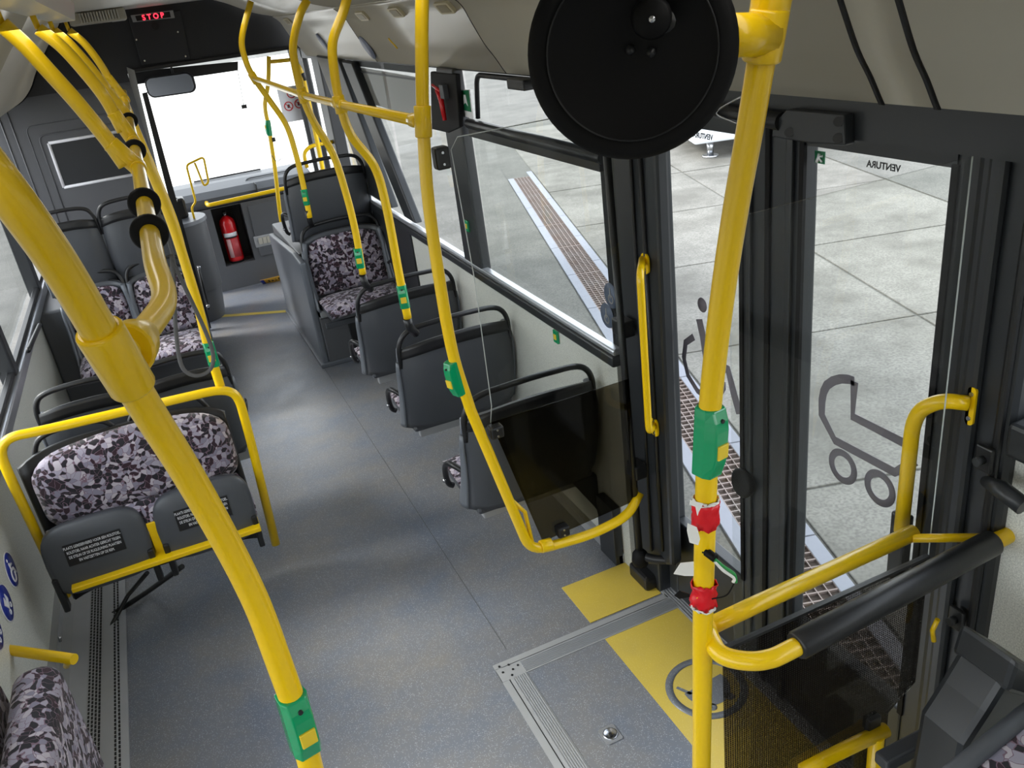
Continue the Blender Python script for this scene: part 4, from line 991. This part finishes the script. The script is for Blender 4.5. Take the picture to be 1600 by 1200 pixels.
# hammer holder
hm = thing('emergency_hammer', 'red emergency hammer in a black holder on the window pillar', 'hammer')
c = PX(690, 165, XR-.03)
MB().prism([PX(672, 112, XR-.025), PX(712, 116, XR-.025), PX(718, 200, XR-.025), PX(700, 208, XR-.025), PX(674, 202, XR-.025)], (.025, 0, 0)).obj('holder_plate', RUB, hm, .006)
MB().tube([PX(682, 140, XR-.045), PX(689, 155, XR-.045), PX(695, 188, XR-.045)], [.010, .014, .011], 10).obj('hammer_handle', RED, hm)
MB().tube([PX(676, 133, XR-.045), PX(688, 143, XR-.045)], .008, 8).obj('hammer_head', RED, hm)
MB().box(PX(691, 133, XR-.05), PX(694, 152, XR-.02)-Vector((0, .03, 0))).obj('holder_clip', SLATE, hm, .003)
# exit stickers
def sticker(name, label, pts, x, m, extra=None, th=.002):
    t = thing(name, label, 'sticker')
    MB().prism([PX(u, v, x) for u, v in pts], (th, 0, 0)).obj('sticker_sheet', m, t); return t
ex = sticker('exit_sticker', 'white and green emergency exit sticker in the corner of the nearest side window', [(714, 140), (734, 140), (740, 186), (726, 182)], XR+.012, PAPER)
MB().prism([PX(u, v, XR+.010) for u, v in ((719, 142), (732, 141), (736, 175), (724, 172))], (.002, 0, 0)).obj('green_field', GRN2, ex)
MB().prism([PX(u, v, XR+.008) for u, v in ((724, 148), (727, 148), (731, 166), (727, 160), (724, 164))], (.001, 0, 0)).obj('running_figure', PAPER, ex)
ex2 = sticker('exit_sticker', 'small green exit sticker at the top of the rear door leaf pane', [(1273, 235), (1289, 237), (1288, 257), (1273, 254)], XD-.001, GRN2)
MB().tube([PX(1280, 240, XD-.003), PX(1279, 246, XD-.003), PX(1276, 253, XD-.003)], .004, 6).obj('running_figure', PAPER, ex2)
MB().tube([PX(1285, 244, XD-.003), PX(1279, 245, XD-.003), PX(1284, 253, XD-.003)], .003, 6).obj('running_figure', PAPER, ex2)
# mirrored maker's mark on both door panes
for (u, v, pn, lab) in ((1380, 260, dl2, 'black mirrored maker mark near the top of the rear door pane'), (1098, 213, dl1, 'black mirrored maker mark near the top of the front door pane')):
    c = PX(u, v, XD+.0095); M = frame_of(c, (0, 1, 0), (0, 0, 1))
    t = thing('glass_mark', lab, 'marking')
    text('mark_text', 'VENTURA', .022, BLK, M, t, .0003, bold=.0006).name = 'mark_text'
# pram and wheelchair symbols on the door glass (foil on the pane)
xs = XD+.0015
def foil(pts, w, name, parent, closed=False):
    """flat strip along photo-pixel polyline on the glass plane"""
    P_ = [PX(u, v, xs) for u, v in pts]
    n = len(P_); L_ = []; R_ = []
    for i in range(n):
        if closed: t = P_[(i+1) % n]-P_[i-1]
        else: t = P_[min(i+1, n-1)]-P_[max(i-1, 0)]
        t.normalize(); s = Vector((0, -t.z, t.y)); 
        L_.append(P_[i]+s*w/2); R_.append(P_[i]-s*w/2)
    vs = L_+R_; m = n if closed else n-1
    MB().add(vs, [(i, (i+1) % n, n+(i+1) % n, n+i) for i in range(m)]).obj(name, STICK, parent, solid=.001)
pm = thing('pram_symbol', 'grey pram symbol foil on the rear door leaf glass', 'sticker')
k = lambda x, y: (1260+x/5, 560+y/5)
hood = [k(*q) for q in ((375, 180), (330, 163), (270, 160), (210, 175), (160, 210), (135, 260), (122, 330), (120, 440), (222, 640), (690, 890), (765, 855), (850, 800))]
foil(hood, .026, 'pram_outline', pm); foil([k(375, 180), k(362, 455), k(800, 680)], .026, 'pram_outline', pm)
def circ_foil(cu, cv, R, w, name, parent):
    c = PX(cu, cv, xs); ring(c, R-w/2, R+w/2, .001, (1, 0, 0), 36).obj(name, STICK, parent)
circ_foil(*k(283, 846), .042, .021, 'pram_wheel', pm); circ_foil(*k(572, 1015), .042, .021, 'pram_wheel', pm)
wc = thing('wheelchair_symbol', 'grey wheelchair symbol foil on the front door leaf glass', 'sticker')
k = lambda x, y: (1020+x/5.456, 440+y/5.456)
MB().disc_rev(PX(*k(420, 200), xs), (1, 0, 0), [(0, .001), (.025, .001), (.025, 0), (0, 0)], 28).obj('symbol_head', STICK, wc)
foil([k(395, 320), k(430, 480), k(455, 660), k(500, 690), k(640, 750), k(690, 950), k(740, 1130)], .036, 'symbol_body', wc)
foil([k(350, 470), k(280, 520), k(265, 650), k(300, 800), k(380, 930), k(470, 1000), k(560, 980), k(605, 900), k(600, 850)], .024, 'symbol_wheel', wc)
# blue wheelchair stickers on nearest side window
for (u, v, lab) in ((949, 493, 'round dark blue wheelchair sticker at the lower corner of the nearest side window'), (955, 462, 'dark round sticker half hidden by the black door rod')):
    c = PX(u, v, XR+.018); t = thing('window_sticker', lab, 'sticker')
    MB().disc_rev(c, (-1, 0, 0), [(0, .002), (.05, .002), (.05, 0), (0, 0)], 28).obj('sticker_disc', mat('faded_blue', rgb(78, 90, 112), .5) if 'faded_blue' not in MATS else MATS['faded_blue'], t)
    ring(c-Vector((.003, 0, .014)), .014, .019, .001, (-1, 0, 0), 18).obj('wheel_figure', BLIND, t)
    MB().box(c+Vector((-.004, .0, -.01)), c+Vector((-.003, .006, .03))).obj('seat_figure', BLIND, t)
# wall buttons
def wall_button(u, v, x, lab, nx=-1):
    c = PX(u, v, x); t = thing('wall_stop_button', lab, 'button')
    MB().box(c-Vector((.006, .022, .03)), c+Vector((.006, .022, .03))).obj('button_housing', GREEN, t, .004)
    MB().box(c+Vector((nx*.006-.003, -.012, -.012)), c+Vector((nx*.006+.003, .012, .012))).obj('button_key', KEY, t, .002)
wall_button(869, 526, XR-.006, 'green stop button on the pale wall behind the seat near the double door')
wall_button(730, 353, XR-.026, 'green stop button on the black window pillar')
wall_button(66, 333, XL+.03, 'small green stop button beside the raised seat by the driver partition', 1)
# covered window panel (blind) between pillars
bd = thing('window_cover_panel', 'grey cover panel with black top band over the upper part of a side window', 'panel')
MB().prism([PX(u, v, XR+.03) for u, v in ((553, 104), (655, 122), (658, 186), (567, 158))], (.01, 0, 0)).obj('panel_sheet', BLIND, bd)
MB().prism([PX(u, v, XR+.02) for u, v in ((551, 92), (655, 104), (655, 115), (553, 103))], (.012, 0, 0)).obj('black_band', BLACK, bd)
MB().prism([PX(u, v, XR+.02) for u, v in ((553, 109), (655, 124), (655, 127), (554, 112))], (.012, 0, 0)).obj('black_line', BLACK, bd)

# ================================================================== NEAR POLE with tape (P5)
P5 = thing('stanchion_pole', 'thick yellow pole wrapped with red and white tape beside the double door', 'pole')
def p5y(v): return 1.0+.09*min(1, max(0, (v-40)/600))
px5 = [(1202, 20), (1192, 80), (1172, 200), (1149, 330), (1128, 470), (1111, 620), (1105, 720), (1101, 850), (1098, 980), (1097, 1100), (1096, 1200), (1096, 1303)]
pp5 = spline([PY(u, v, p5y(v)) for u, v in px5], 8); b5 = PZ(1097, 1303, .0); b5 = Vector((pp5[-1].x, pp5[-1].y, .006))
pts5 = pp5+[b5]
MB().tube(pts5, .0198, 20).obj('pole_tube', YEL, P5)
MB().disc_rev(b5, (0, 0, 1), [(0, .01), (.03, .01), (.035, 0)], 20).obj('floor_flange', YEL, P5)
def at5(v):
    for i in range(len(px5)-1):
        if px5[i][1] <= v <= px5[i+1][1]:
            t = (v-px5[i][1])/(px5[i+1][1]-px5[i][1]); return PY(px5[i][0]*(1-t)+px5[i+1][0]*t, v, p5y(v))
axis5 = (at5(640)-at5(740)).normalized()
stop_button(P5, at5(688), axis5, (.30, -1, .4), .0195, .135)
# top clamp with side arm to mirror
ct = at5(55); ax5 = (at5(30)-at5(120)).normalized()
cl = MB().tube([ct+ax5*.035, ct-ax5*.035], .027, 20).obj('top_clamp', YEL, P5, .004)
cl2 = MB().tube([at5(21)+ax5*.05, at5(21)-ax5*.0], .027, 20).obj('top_clamp', YEL, P5, .004)
MB().tube([at5(21)+ax5*.03, at5(21)+ax5*.03+Vector((.10, -.03, .02))], .022, 16).obj('ceiling_arm', YEL, P5)
sock = PY(1130, 55, .985)
MB().tube([ct, sock], [.030, .027], 18).obj('mirror_socket', YEL, P5)
for v_, in ((41,), (70,)):
    q = at5(v_); f_ = toCam(q); cpt = q+f_*.027+Vector((-.006, 0, 0)); MB().cyl(cpt, cpt+f_*.003, .0055, 10).obj('screw', STEEL, cl)
# extend the pole above the frame up to the ceiling
top5 = at5(20); MB().tube([top5, top5+ax5*.20], .0185, 16).obj('pole_tube_top', YEL, P5)
# tape bands
def tape(v0, v1, m, nm, amp=.004, seg=20):
    n = 6; rr = []
    pts = [at5(v0+(v1-v0)*k/n) for k in range(n+1)]
    mb = MB(); mb.tube(pts, .0235, seg, cap=False); rnd = random.Random(int(v0))
    mb.v = [tuple(Vector(v)+Vector([rnd.uniform(-amp, amp) for _ in range(3)])) for v in mb.v]
    return mb.obj(nm, m, P5, solid=.0015)
tape(781, 820, REDT, 'red_tape'); tape(908, 944, REDT, 'red_tape'); tape(778, 782, WHT, 'white_tape_edge', .002); tape(943, 947, WHT, 'white_tape_edge', .002)
def tag_tape(pts, nm='torn_tape'):
    v = [PY(u, w, 1.065) for u, w in pts]; MB().prism(v, (0, .0015, 0)).obj(nm, WHT, P5)
tag_tape([(1079, 782), (1099, 787), (1092, 800), (1090, 806), (1087, 792), (1078, 789)])
tag_tape([(1075, 818), (1089, 824), (1094, 842), (1091, 852), (1078, 848), (1074, 830)])
tag_tape([(1064, 880), (1084, 878), (1084, 900), (1070, 900), (1053, 897)])
# cut cable stub
cb = thing('cable_stub', 'cut corrugated black cable with green and white wires sticking out of the taped pole', 'cable')
c0 = PY(1101, 860, 1.08); c1 = PY(1118, 873, 1.05)
mb = MB(); rr = []; pts = []
for i in range(15):
    t = i/14; pts.append(c0*(1-t)+c1*t); rr.append(.0085 if i % 2 else .0065)
mb.tube(pts, rr, 14).obj('corrugated_sleeve', RUB, cb)
for (off, m, nm) in ((0, COPPER, 'green_wire'), (6, WHT, 'white_wire')):
    MB().tube(spline([PY(1117, 874+off*.5, 1.05), PY(1130, 885+off, 1.05), PY(1147, 897+off, 1.05), PY(1150-off*.8, 910, 1.05)], 6), .0032, 8).obj(nm, m, cb)
MB().tube(spline([PY(1147, 912, 1.05), PY(1135, 930, 1.05), PY(1112, 936, 1.06)], 6), .0016, 6).obj('black_wire', RUB, cb)
MB().prism([PY(u, v, 1.07) for u, v in ((1055, 932), (1064, 924), (1078, 929), (1078, 933), (1061, 936))], (0, .004, 0)).obj('tape_flag', RUB, cb)
# domed mirror seen from behind
dm = thing('round_mirror', 'large round black dome mirror seen from behind, clamped to the taped pole', 'mirror')
dc = Vector((0, 0, CAMZ))+Vector(ray(987, 83))*1.05; nf = (toCam(dc)+Vector((-.0, .0, -.10))).normalized()
Rm = .130
MB().disc_rev(dc, nf, [(0, .004), (.10, .004), (.104, .010), (.122, .012), (Rm, .006), (Rm, -.006), (.12, -.02), (.07, -.045), (0, -.055)], 64).obj('mirror_back', RUB, dm)
MB().disc_rev(dc, nf, [(.104, .011), (.1045, .0125), (.106, .0125), (.106, .011)], 64).obj('rim_groove', BLACK, dm)
hub = Vector((0, 0, CAMZ))+Vector(ray(1018, 28))*1.02
MB().disc_rev(hub, nf, [(0, .02), (.02, .02), (.024, .012), (.026, -.02), (0, -.02)], 24).obj('hub_cap', RUB, dm)
MB().disc_rev(hub+nf*.02, nf, [(0, .003), (.004, .003), (.004, 0)], 12).obj('hub_screw', STEEL, dm)
MB().tube([hub-nf*.005, hub*.6+sock*.4, sock+(ct-sock)*.15], [.018, .020, .024], 16).obj('mirror_arm', BLACK, dm)
for (u, v) in ((985, 78), (1017, 82)):
    q = Vector((0, 0, CAMZ))+Vector(ray(u, v))*1.04; MB().disc_rev(q, nf, [(0, .006), (.006, .004), (.006, -.004)], 12).obj('bolt', BLACK, dm)

# ---- rear partition rails at the door
rr_ = thing('partition_rail', 'yellow looped rail with black foam pad behind the double door', 'rail')
zr = 1.12
a0 = at5(985); 
MB().tube([PZ(1112, 977, zr), PZ(1180, 945, zr), PZ(1428, 832, zr)], .0185, 18).obj('rail_tube', YEL, rr_)
lo = [PZ(1106, 988, zr), PZ(1124, 1020, zr), PZ(1160, 1032, zr), PZ(1200, 1030, zr), PZ(1245, 1010, zr), PZ(1400, 928, zr), PZ(1552, 848, zr), PZ(1640, 802, zr)]
MB().tube(spline(lo, 6), .0185, 18).obj('rail_tube', YEL, rr_)
MB().tube([PZ(1425, 841, zr), PZ(1545, 840, zr)], .010, 12).obj('cross_brace', YEL, rr_)
pd = [PZ(1243, 1010, zr), PZ(1395, 930, zr), PZ(1550, 848, zr)]
MB().tube([pd[0]+(pd[0]-pd[1]).normalized()*.0, pd[0]+(pd[1]-pd[0]).normalized()*.008, pd[1], pd[2]], [.025, .029, .029, .029], 24).obj('foam_pad', BLACK, rr_, .003)
# rear glass screen with dotted lower film
gs2 = thing('glass_screen', 'glass screen with dotted dark lower half under the padded rail', 'screen')
ye = 1.115
ga = [(.80, 1.96), (1.385, 1.96), (1.385, .66), (1.34, .60), (.80, .10)]
MB().prism([Vector((x, ye, z)) for x, z in ((.84, 1.96), (1.385, 1.96), (1.385, .66), (1.30, .60), (.84, .60))], (0, .006, 0)).obj('glass_pane', GLASSS, gs2)
MB().tube([Vector((x, ye+.003, z)) for x, z in ((1.385, 1.96), (1.385, .68), (1.37, .64), (1.29, .60))], .0016, 6).obj('pane_edge', EDGE, gs2)
lft = PY(1130, 1100, ye).x
MB().prism([Vector((x, ye-.0015, z)) for x, z in ((lft, 1.045), (1.383, 1.045), (1.383, .66), (1.30, .60), (1.30, .30), (lft, .30))], (0, .001, 0)).obj('dotted_film', TINTD, gs2)
MB().box((lft, ye-.004, 1.045), (1.383, ye+.008, 1.052)).obj('film_edge', BLACK, gs2)
lr2 = thing('floor_level_rail', 'short low yellow tube frame under the dotted screen', 'rail')
z3 = .57
MB().tube(bend([PZ(1250, 1205, z3), PZ(1300, 1180, z3), PZ(1384, 1140, z3)], .03), .0185, 16).obj('rail_tube', YEL, lr2)
c = PZ(1370, 1150, z3); MB().tube([c, Vector((c.x, c.y, .0))], .0185, 16).obj('rail_post', YEL, lr2)
q = PZ(1362, 1142, z3); MB().box(q-Vector((.02, .01, .015)), q+Vector((.02, .012, .05))).obj('screen_clamp', BLACK, lr2, .004)
yc = MB().tube([PX(1465, 968, 1.385), PX(1457, 985, 1.38), PX(1459, 1002, 1.38)], .006, 8).obj('yellow_hook', YEL, gs2)
# dark plastic housing and blue-grey rail at lower right
hb = thing('heater_housing', 'dark moulded plastic housing against the pale wall behind the double door', 'housing')
MB().prism([(1.10, .80, .02), (1.30, .80, .02), (1.30, .80, .60), (1.315, .80, .82), (1.335, .80, .93), (1.245, .80, 1.01), (1.20, .80, .945), (1.15, .80, .88)], (0, .11, 0)).obj('housing_body', DARKM, hb, .015)
MB().prism([(1.235, .79, .99), (1.372, .79, .88), (1.372, .79, .95), (1.25, .79, 1.065)], (0, .13, 0)).obj('housing_cap', DARKM, hb, .012)
MB().prism([(1.30, .82, .0), (1.42, .82, .0), (1.42, .82, .35), (1.30, .82, .35)], (0, .08, 0)).obj('housing_foot', DARKM, hb, .01)
sr = thing('armrest_rail', 'blue grey flat armrest bar at the bottom edge near the low rail', 'armrest')
A = PZ(1375, 1200, .62); B = PZ(1470, 1150, .62)
MB().hexa([A+Vector((0, -.02, 0)), B+Vector((0, -.02, 0)), B+Vector((0, .02, 0)), A+Vector((0, .02, 0))], [p+Vector((0, 0, .035)) for p in (A+Vector((0, -.02, 0)), B+Vector((0, -.02, 0)), B+Vector((0, .02, 0)), A+Vector((0, .02, 0)))]).obj('bar', SLATE, sr, .006)
rs = thing('rear_seat_corner', 'patterned seat with slate edge cut off at the lower picture corner', 'seat')
z4 = .95
q = [PZ(u, v, z4) for u, v in ((1520, 1200), (1600, 1128), (1680, 1150), (1600, 1260))]
MB().prism(q, (0, 0, -.10)).obj('seat_cushion', FAB, rs, .01)
MB().tube([PZ(1485, 1212, z4), PZ(1600, 1118, z4), PZ(1660, 1075, z4)], .018, 12).obj('seat_edge', SLATE, rs)
lev = MB().tube([PX(1600, 792, XR2-.08), PX(1565, 765, XR2-.08), PX(1540, 752, XR2-.05)], [.02, .02, .012], 12).obj('black_wall_rail', DARKM); tag(lev, 'dark round bar along the rear side window sill', 'rail')

# ================================================================== LEFT POLES AND OVERHEAD RAIL
ZR, XRR = 2.0, -.037
L1 = thing('stanchion_pole', 'thick yellow pole slanting across the aisle side with a green button low down', 'pole')
pxl = [(-95, 170), (-40, 235), (30, 325), (100, 425), (172, 545), (230, 640), (290, 735), (350, 840), (400, 940), (436, 1035), (462, 1110), (486, 1200), (505, 1290)]
def l1y(v): return .90+.18*min(1, max(0, (v-300)/600))
ppl = spline([PY(u, v, l1y(v)) for u, v in pxl], 8)
bL = Vector((ppl[-1].x+.002, ppl[-1].y, .006))
ptop = ppl[0]; ppl = [ptop+Vector((-.20, -.02, .14)), ptop+Vector((-.10, -.01, .085))]+ppl
MB().tube(ppl+[bL], .0195, 22).obj('pole_tube', YEL, L1)
MB().disc_rev(bL, (0, 0, 1), [(0, .01), (.03, .01), (.035, 0)], 20).obj('floor_flange', YEL, L1)
def atL(v):
    for i in range(len(pxl)-1):
        if pxl[i][1] <= v <= pxl[i+1][1]:
            t = (v-pxl[i][1])/(pxl[i+1][1]-pxl[i][1]); return PY(pxl[i][0]*(1-t)+pxl[i+1][0]*t, v, l1y(v))
stop_button(L1, atL(1128), atL(1080)-atL(1180), (.25, -1, .6), .0195, .12)
cL = atL(562); aL = (atL(500)-atL(640)).normalized()
MB().tube([cL+aL*.045, cL-aL*.045], .026, 24).obj('rail_clamp', YEL, L1, .004)
# overhead rail
oh = thing('overhead_rail', 'yellow overhead handrail running forward above the aisle with black rings', 'rail')
J = PY(225, 520, 1.17)
railp = bend([cL+Vector((.0, .0, 0)), J, PY(262, 470, 1.33), Vector((XRR, 1.50, ZR)), Vector((-.03, 3.0, ZR)), Vector((-.02, 6.8, ZR))], .07)
MB().tube(railp, .0185, 20).obj('rail_tube', YEL, oh)
MB().tube([cL*.75+J*.25, J*.6+cL*.4, J*.9+cL*.1], [.034, .030, .022], 20).obj('branch_socket', YEL, oh, .004)
def xr(y): return XRR+(y-1.5)*.004
for y in (1.78, 2.12, 3.2, 4.4):
    c = Vector((xr(y), y, ZR)); MB().disc_rev(c, (0, 1, 0), [(.0185, -.011), (.032, -.011), (.036, -.005), (.036, .005), (.032, .011), (.0185, .011)], 28).obj('strap_ring', RUB, oh)
# hanging strap loops
def strap(y, L, lab, x=None):
    t = thing('hand_strap', lab, 'strap'); x = xr(y) if x is None else x
    c = Vector((x, y, ZR)); pts = [c+Vector((.03, 0, 0)), c+Vector((.035, 0, -L*.5)), c+Vector((.055, -.015, -L*.88)), c+Vector((.02, -.04, -L)), c+Vector((-.015, -.03, -L*.88)), c+Vector((.0, 0, -L*.5)), c+Vector((.0, 0, -.02))]
    MB().tube(spline(pts, 8), .0035, 8).obj('strap_loop', SLATEL, t)
hs = thing('hand_strap', 'long grey hanging strap loop below the nearest overhead ring', 'strap')
ysx = 1.78
spx = [(268, 398), (272, 450), (275, 520), (284, 572), (305, 587), (328, 578), (333, 555), (322, 520), (292, 455), (268, 405)]
MB().tube(spline([PY(u, v, ysx) for u, v in spx], 6), .0042, 8).obj('strap_loop', mat('grey_strap', rgb(96, 96, 98), .6), hs)
hs2 = thing('hand_strap', 'short grey hanging strap loop near the second overhead ring', 'strap')
MB().tube(spline([PY(u, v, 2.12) for u, v in ((240, 312), (258, 360), (272, 410), (268, 432), (256, 420), (245, 370), (238, 320))], 6), .004, 8).obj('strap_loop', MATS['grey_strap'], hs2)
# upper side poles from cove to rail
def upper(lab, px, y, lower=None, but=None):
    t = thing('ceiling_pole', lab, 'pole'); pp = pole_pts(px, y); MB().tube(pp, .022, 18).obj('pole_tube', YEL, t)
    e = pp[-1]; MB().tube([e+(pp[-4]-e).normalized()*.07, Vector((xr(y), y, ZR))], .025, 18).obj('rail_clamp', YEL, t, .003)
    clamp('rail_sleeve', Vector((xr(y), y, ZR)), (0, 1, 0), .0235, .08, YEL, t)
    MB().tube([pp[0], pp[0]+Vector((-.005, 0, .05))], .010, 10).obj('ceiling_bracket', YEL, t)
    return t
upper('yellow ceiling pole curving to the overhead rail, second behind the large slanting pole', [(3, 38), (40, 72), (75, 110), (120, 160), (165, 215), (196, 258)], 2.75)
U3 = upper('yellow ceiling pole curving to the overhead rail, third of the row', [(60, 45), (95, 72), (130, 110), (165, 155), (192, 205)], 3.5)
upper('yellow ceiling pole curving to the overhead rail, fourth of the row', [(84, 48), (110, 70), (145, 110), (175, 150), (192, 180)], 4.6)
upper('yellow ceiling pole curving to the overhead rail, foremost of the row', [(108, 48), (132, 68), (158, 102), (178, 138)], 5.9)
# aisle pole from rail to tip-up bench
ap = thing('grab_pole', 'bright yellow curved pole with green button joining the overhead rail to the tip-up bench', 'pole')
app = pole_pts([(209, 218), (228, 250), (246, 290), (262, 330), (278, 375), (292, 420), (310, 480), (325, 540), (345, 606)], YF+.02)
MB().tube(app, .019, 18).obj('pole_tube', YEL, ap)
stop_button(ap, PY(330, 553, YF+.02), app[-9]-app[-3], (-.1, -1, .6), .019, .11)
# far aisle pole with button behind
ap2 = thing('grab_pole', 'thin yellow pole rising beside the patterned aisle seat before the driver partition', 'pole')
MB().tube(pole_pts([(192, 150), (215, 205), (245, 275), (275, 350), (295, 425), (318, 510)], 5.5), .018, 14).obj('pole_tube', YEL, ap2)

# ================================================================== OUTSIDE
ZG = -.35
gd = MB().box((-60, -30, ZG-.05), (160, 200, ZG-.012)); gd = struct(gd.obj('ground', ASPH))
A_ = Vector((.29, .957, 0)).normalized(); B_ = Vector((.957, -.29, 0)).normalized()
def AB(a, b, z=ZG): p = A_*a+B_*b; return Vector((p.x, p.y, z))
def gbox(a0, a1, b0, b1, z0, z1, name, m, parent, bevel=0):
    return MB().hexa([AB(a0, b0, z0), AB(a0, b1, z0), AB(a1, b1, z0), AB(a1, b0, z0)][::-1], [AB(a0, b0, z1), AB(a0, b1, z1), AB(a1, b1, z1), AB(a1, b0, z1)][::-1]).obj(name, m, parent, bevel)
# the slabs
for i in range(9):
    a0 = 3.75-2*2+2*i
    for j in range(2):
        b0, b1 = (1.66, 3.6) if j == 0 else (3.6, 5.53)
        if i < 6 or True:
            o = gbox(a0+.012, a0+1.988, b0+.012, b1-.012, ZG-.05, ZG+random.uniform(-.003, .003), 'concrete_slab', CONC, gd, .006)
fpv = MB().hexa([Vector(p) for p in ((-.4, 12, ZG-.03), (-.4, 70, ZG-.03), (15, 70, ZG-.03), (2.5, 12, ZG-.03))], [Vector(p) for p in ((-.4, 12, ZG+.004), (-.4, 70, ZG+.004), (15, 70, ZG+.004), (2.5, 12, ZG+.004))]); struct(fpv.obj('ground_front_glare', GLARE))  # ground seen through the windscreen, its blown-out brightness painted in
asp = MB().hexa([AB(-3, -6, ZG-.04), AB(14, -6, ZG-.04), AB(14, 1.22, ZG-.04), AB(-3, 1.22, ZG-.04)], [AB(-3, -6, ZG), AB(14, -6, ZG), AB(14, 1.22, ZG), AB(-3, 1.22, ZG)]); asp.obj('asphalt_strip', ASPH, gd)
asp = MB().hexa([AB(-3, 5.55, ZG-.04), AB(14, 5.55, ZG-.04), AB(14, 15, ZG-.04), AB(-3, 15, ZG-.04)], [AB(-3, 5.55, ZG), AB(14, 5.55, ZG), AB(14, 15, ZG), AB(-3, 15, ZG)]); asp.obj('asphalt_strip', ASPH, gd)
# drain channel
dr_ = thing('drain_channel', 'long iron drain grating between pale kerb stones outside the bus', 'drain')
gbox(0, 13, 1.32, 1.57, ZG-.011, ZG-.0105, 'channel_floor', PIT_M, dr_)
for k in range(13):
    o = gbox(k+.0, k+.99, 1.235, 1.32, ZG-.0115, ZG+.008, 'kerb_stone', KERB, dr_, .003)
    o = gbox(k+.35, k+1.34, 1.57, 1.65, ZG-.0115, ZG+.008, 'kerb_stone', KERB, dr_, .003)
gm = MB(); hh = .012
for b in range(6): 
    bb_ = 1.32+b*.05-.002 if b else 1.322
    gm.hexa([AB(0, bb_, ZG-.010), AB(0, bb_+.005, ZG-.010), AB(.99, bb_+.005, ZG-.010), AB(.99, bb_, ZG-.010)][::-1], [AB(0, bb_, ZG+.004), AB(0, bb_+.005, ZG+.004), AB(.99, bb_+.005, ZG+.004), AB(.99, bb_, ZG+.004)][::-1])
for a in range(19):
    aa = a*.055
    gm.hexa([AB(aa, 1.32, ZG-.010), AB(aa, 1.57, ZG-.010), AB(aa+.008, 1.57, ZG-.010), AB(aa+.008, 1.32, ZG-.010)][::-1], [AB(aa, 1.32, ZG+.003), AB(aa, 1.57, ZG+.003), AB(aa+.008, 1.57, ZG+.0035), AB(aa+.008, 1.32, ZG+.0035)][::-1])
g0_ = gm.obj('iron_grate', CASTI, dr_)
for k in range(1, 13):
    c = g0_.copy(); COL.objects.link(c); c.location = A_*k
mh = thing('utility_cover', 'small round utility cover set in the concrete slab outside the door', 'cover')
c = PZ(1162, 386, ZG); c.z = ZG+.004
ring(c, .10, .125, .004).obj('cover_rim', STEEL, mh); MB().disc_rev(c, (0, 0, 1), [(0, .002), (.10, .002), (.10, 0)], 28).obj('cover_lid', KERB, mh)
# white trailer with jockey leg far outside
tr = thing('parked_trailer', 'white parked trailer standing on a steel leg beyond the slabs', 'trailer')
q = PZ(1110, 245, ZG)
q0, q1 = PZ(1085, 210, ZG+.55), PZ(1185, 236, ZG+.55)
MB().hexa([q+Vector((-.35, -.1, .24)), q+Vector((2.4, -1.0, .24)), q+Vector((3.2, 1.2, .24)), q+Vector((.5, 2.1, .24))], [q+Vector((-.35, -.1, 1.3)), q+Vector((2.4, -1.0, 1.3)), q+Vector((3.2, 1.2, 1.3)), q+Vector((.5, 2.1, 1.3))]).obj('trailer_body', VAN, tr, .04)
MB().cyl(q+Vector((0, 0, 0.02)), q+Vector((0, 0, .26)), .05, 12).obj('jockey_leg', STEEL, tr)
MB().cyl(q+Vector((0, 0, 0)), q+Vector((0, 0, .03)), .12, 14).obj('leg_foot', STEEL, tr)
for dx, dy in ((1.9, -.6), (2.6, 1.2)):
    w0 = q+Vector((dx, dy, .30)); MB().tube([w0, w0+Vector((.15, .08, 0))], .30, 24).obj('wheel', RUB, tr, .02)
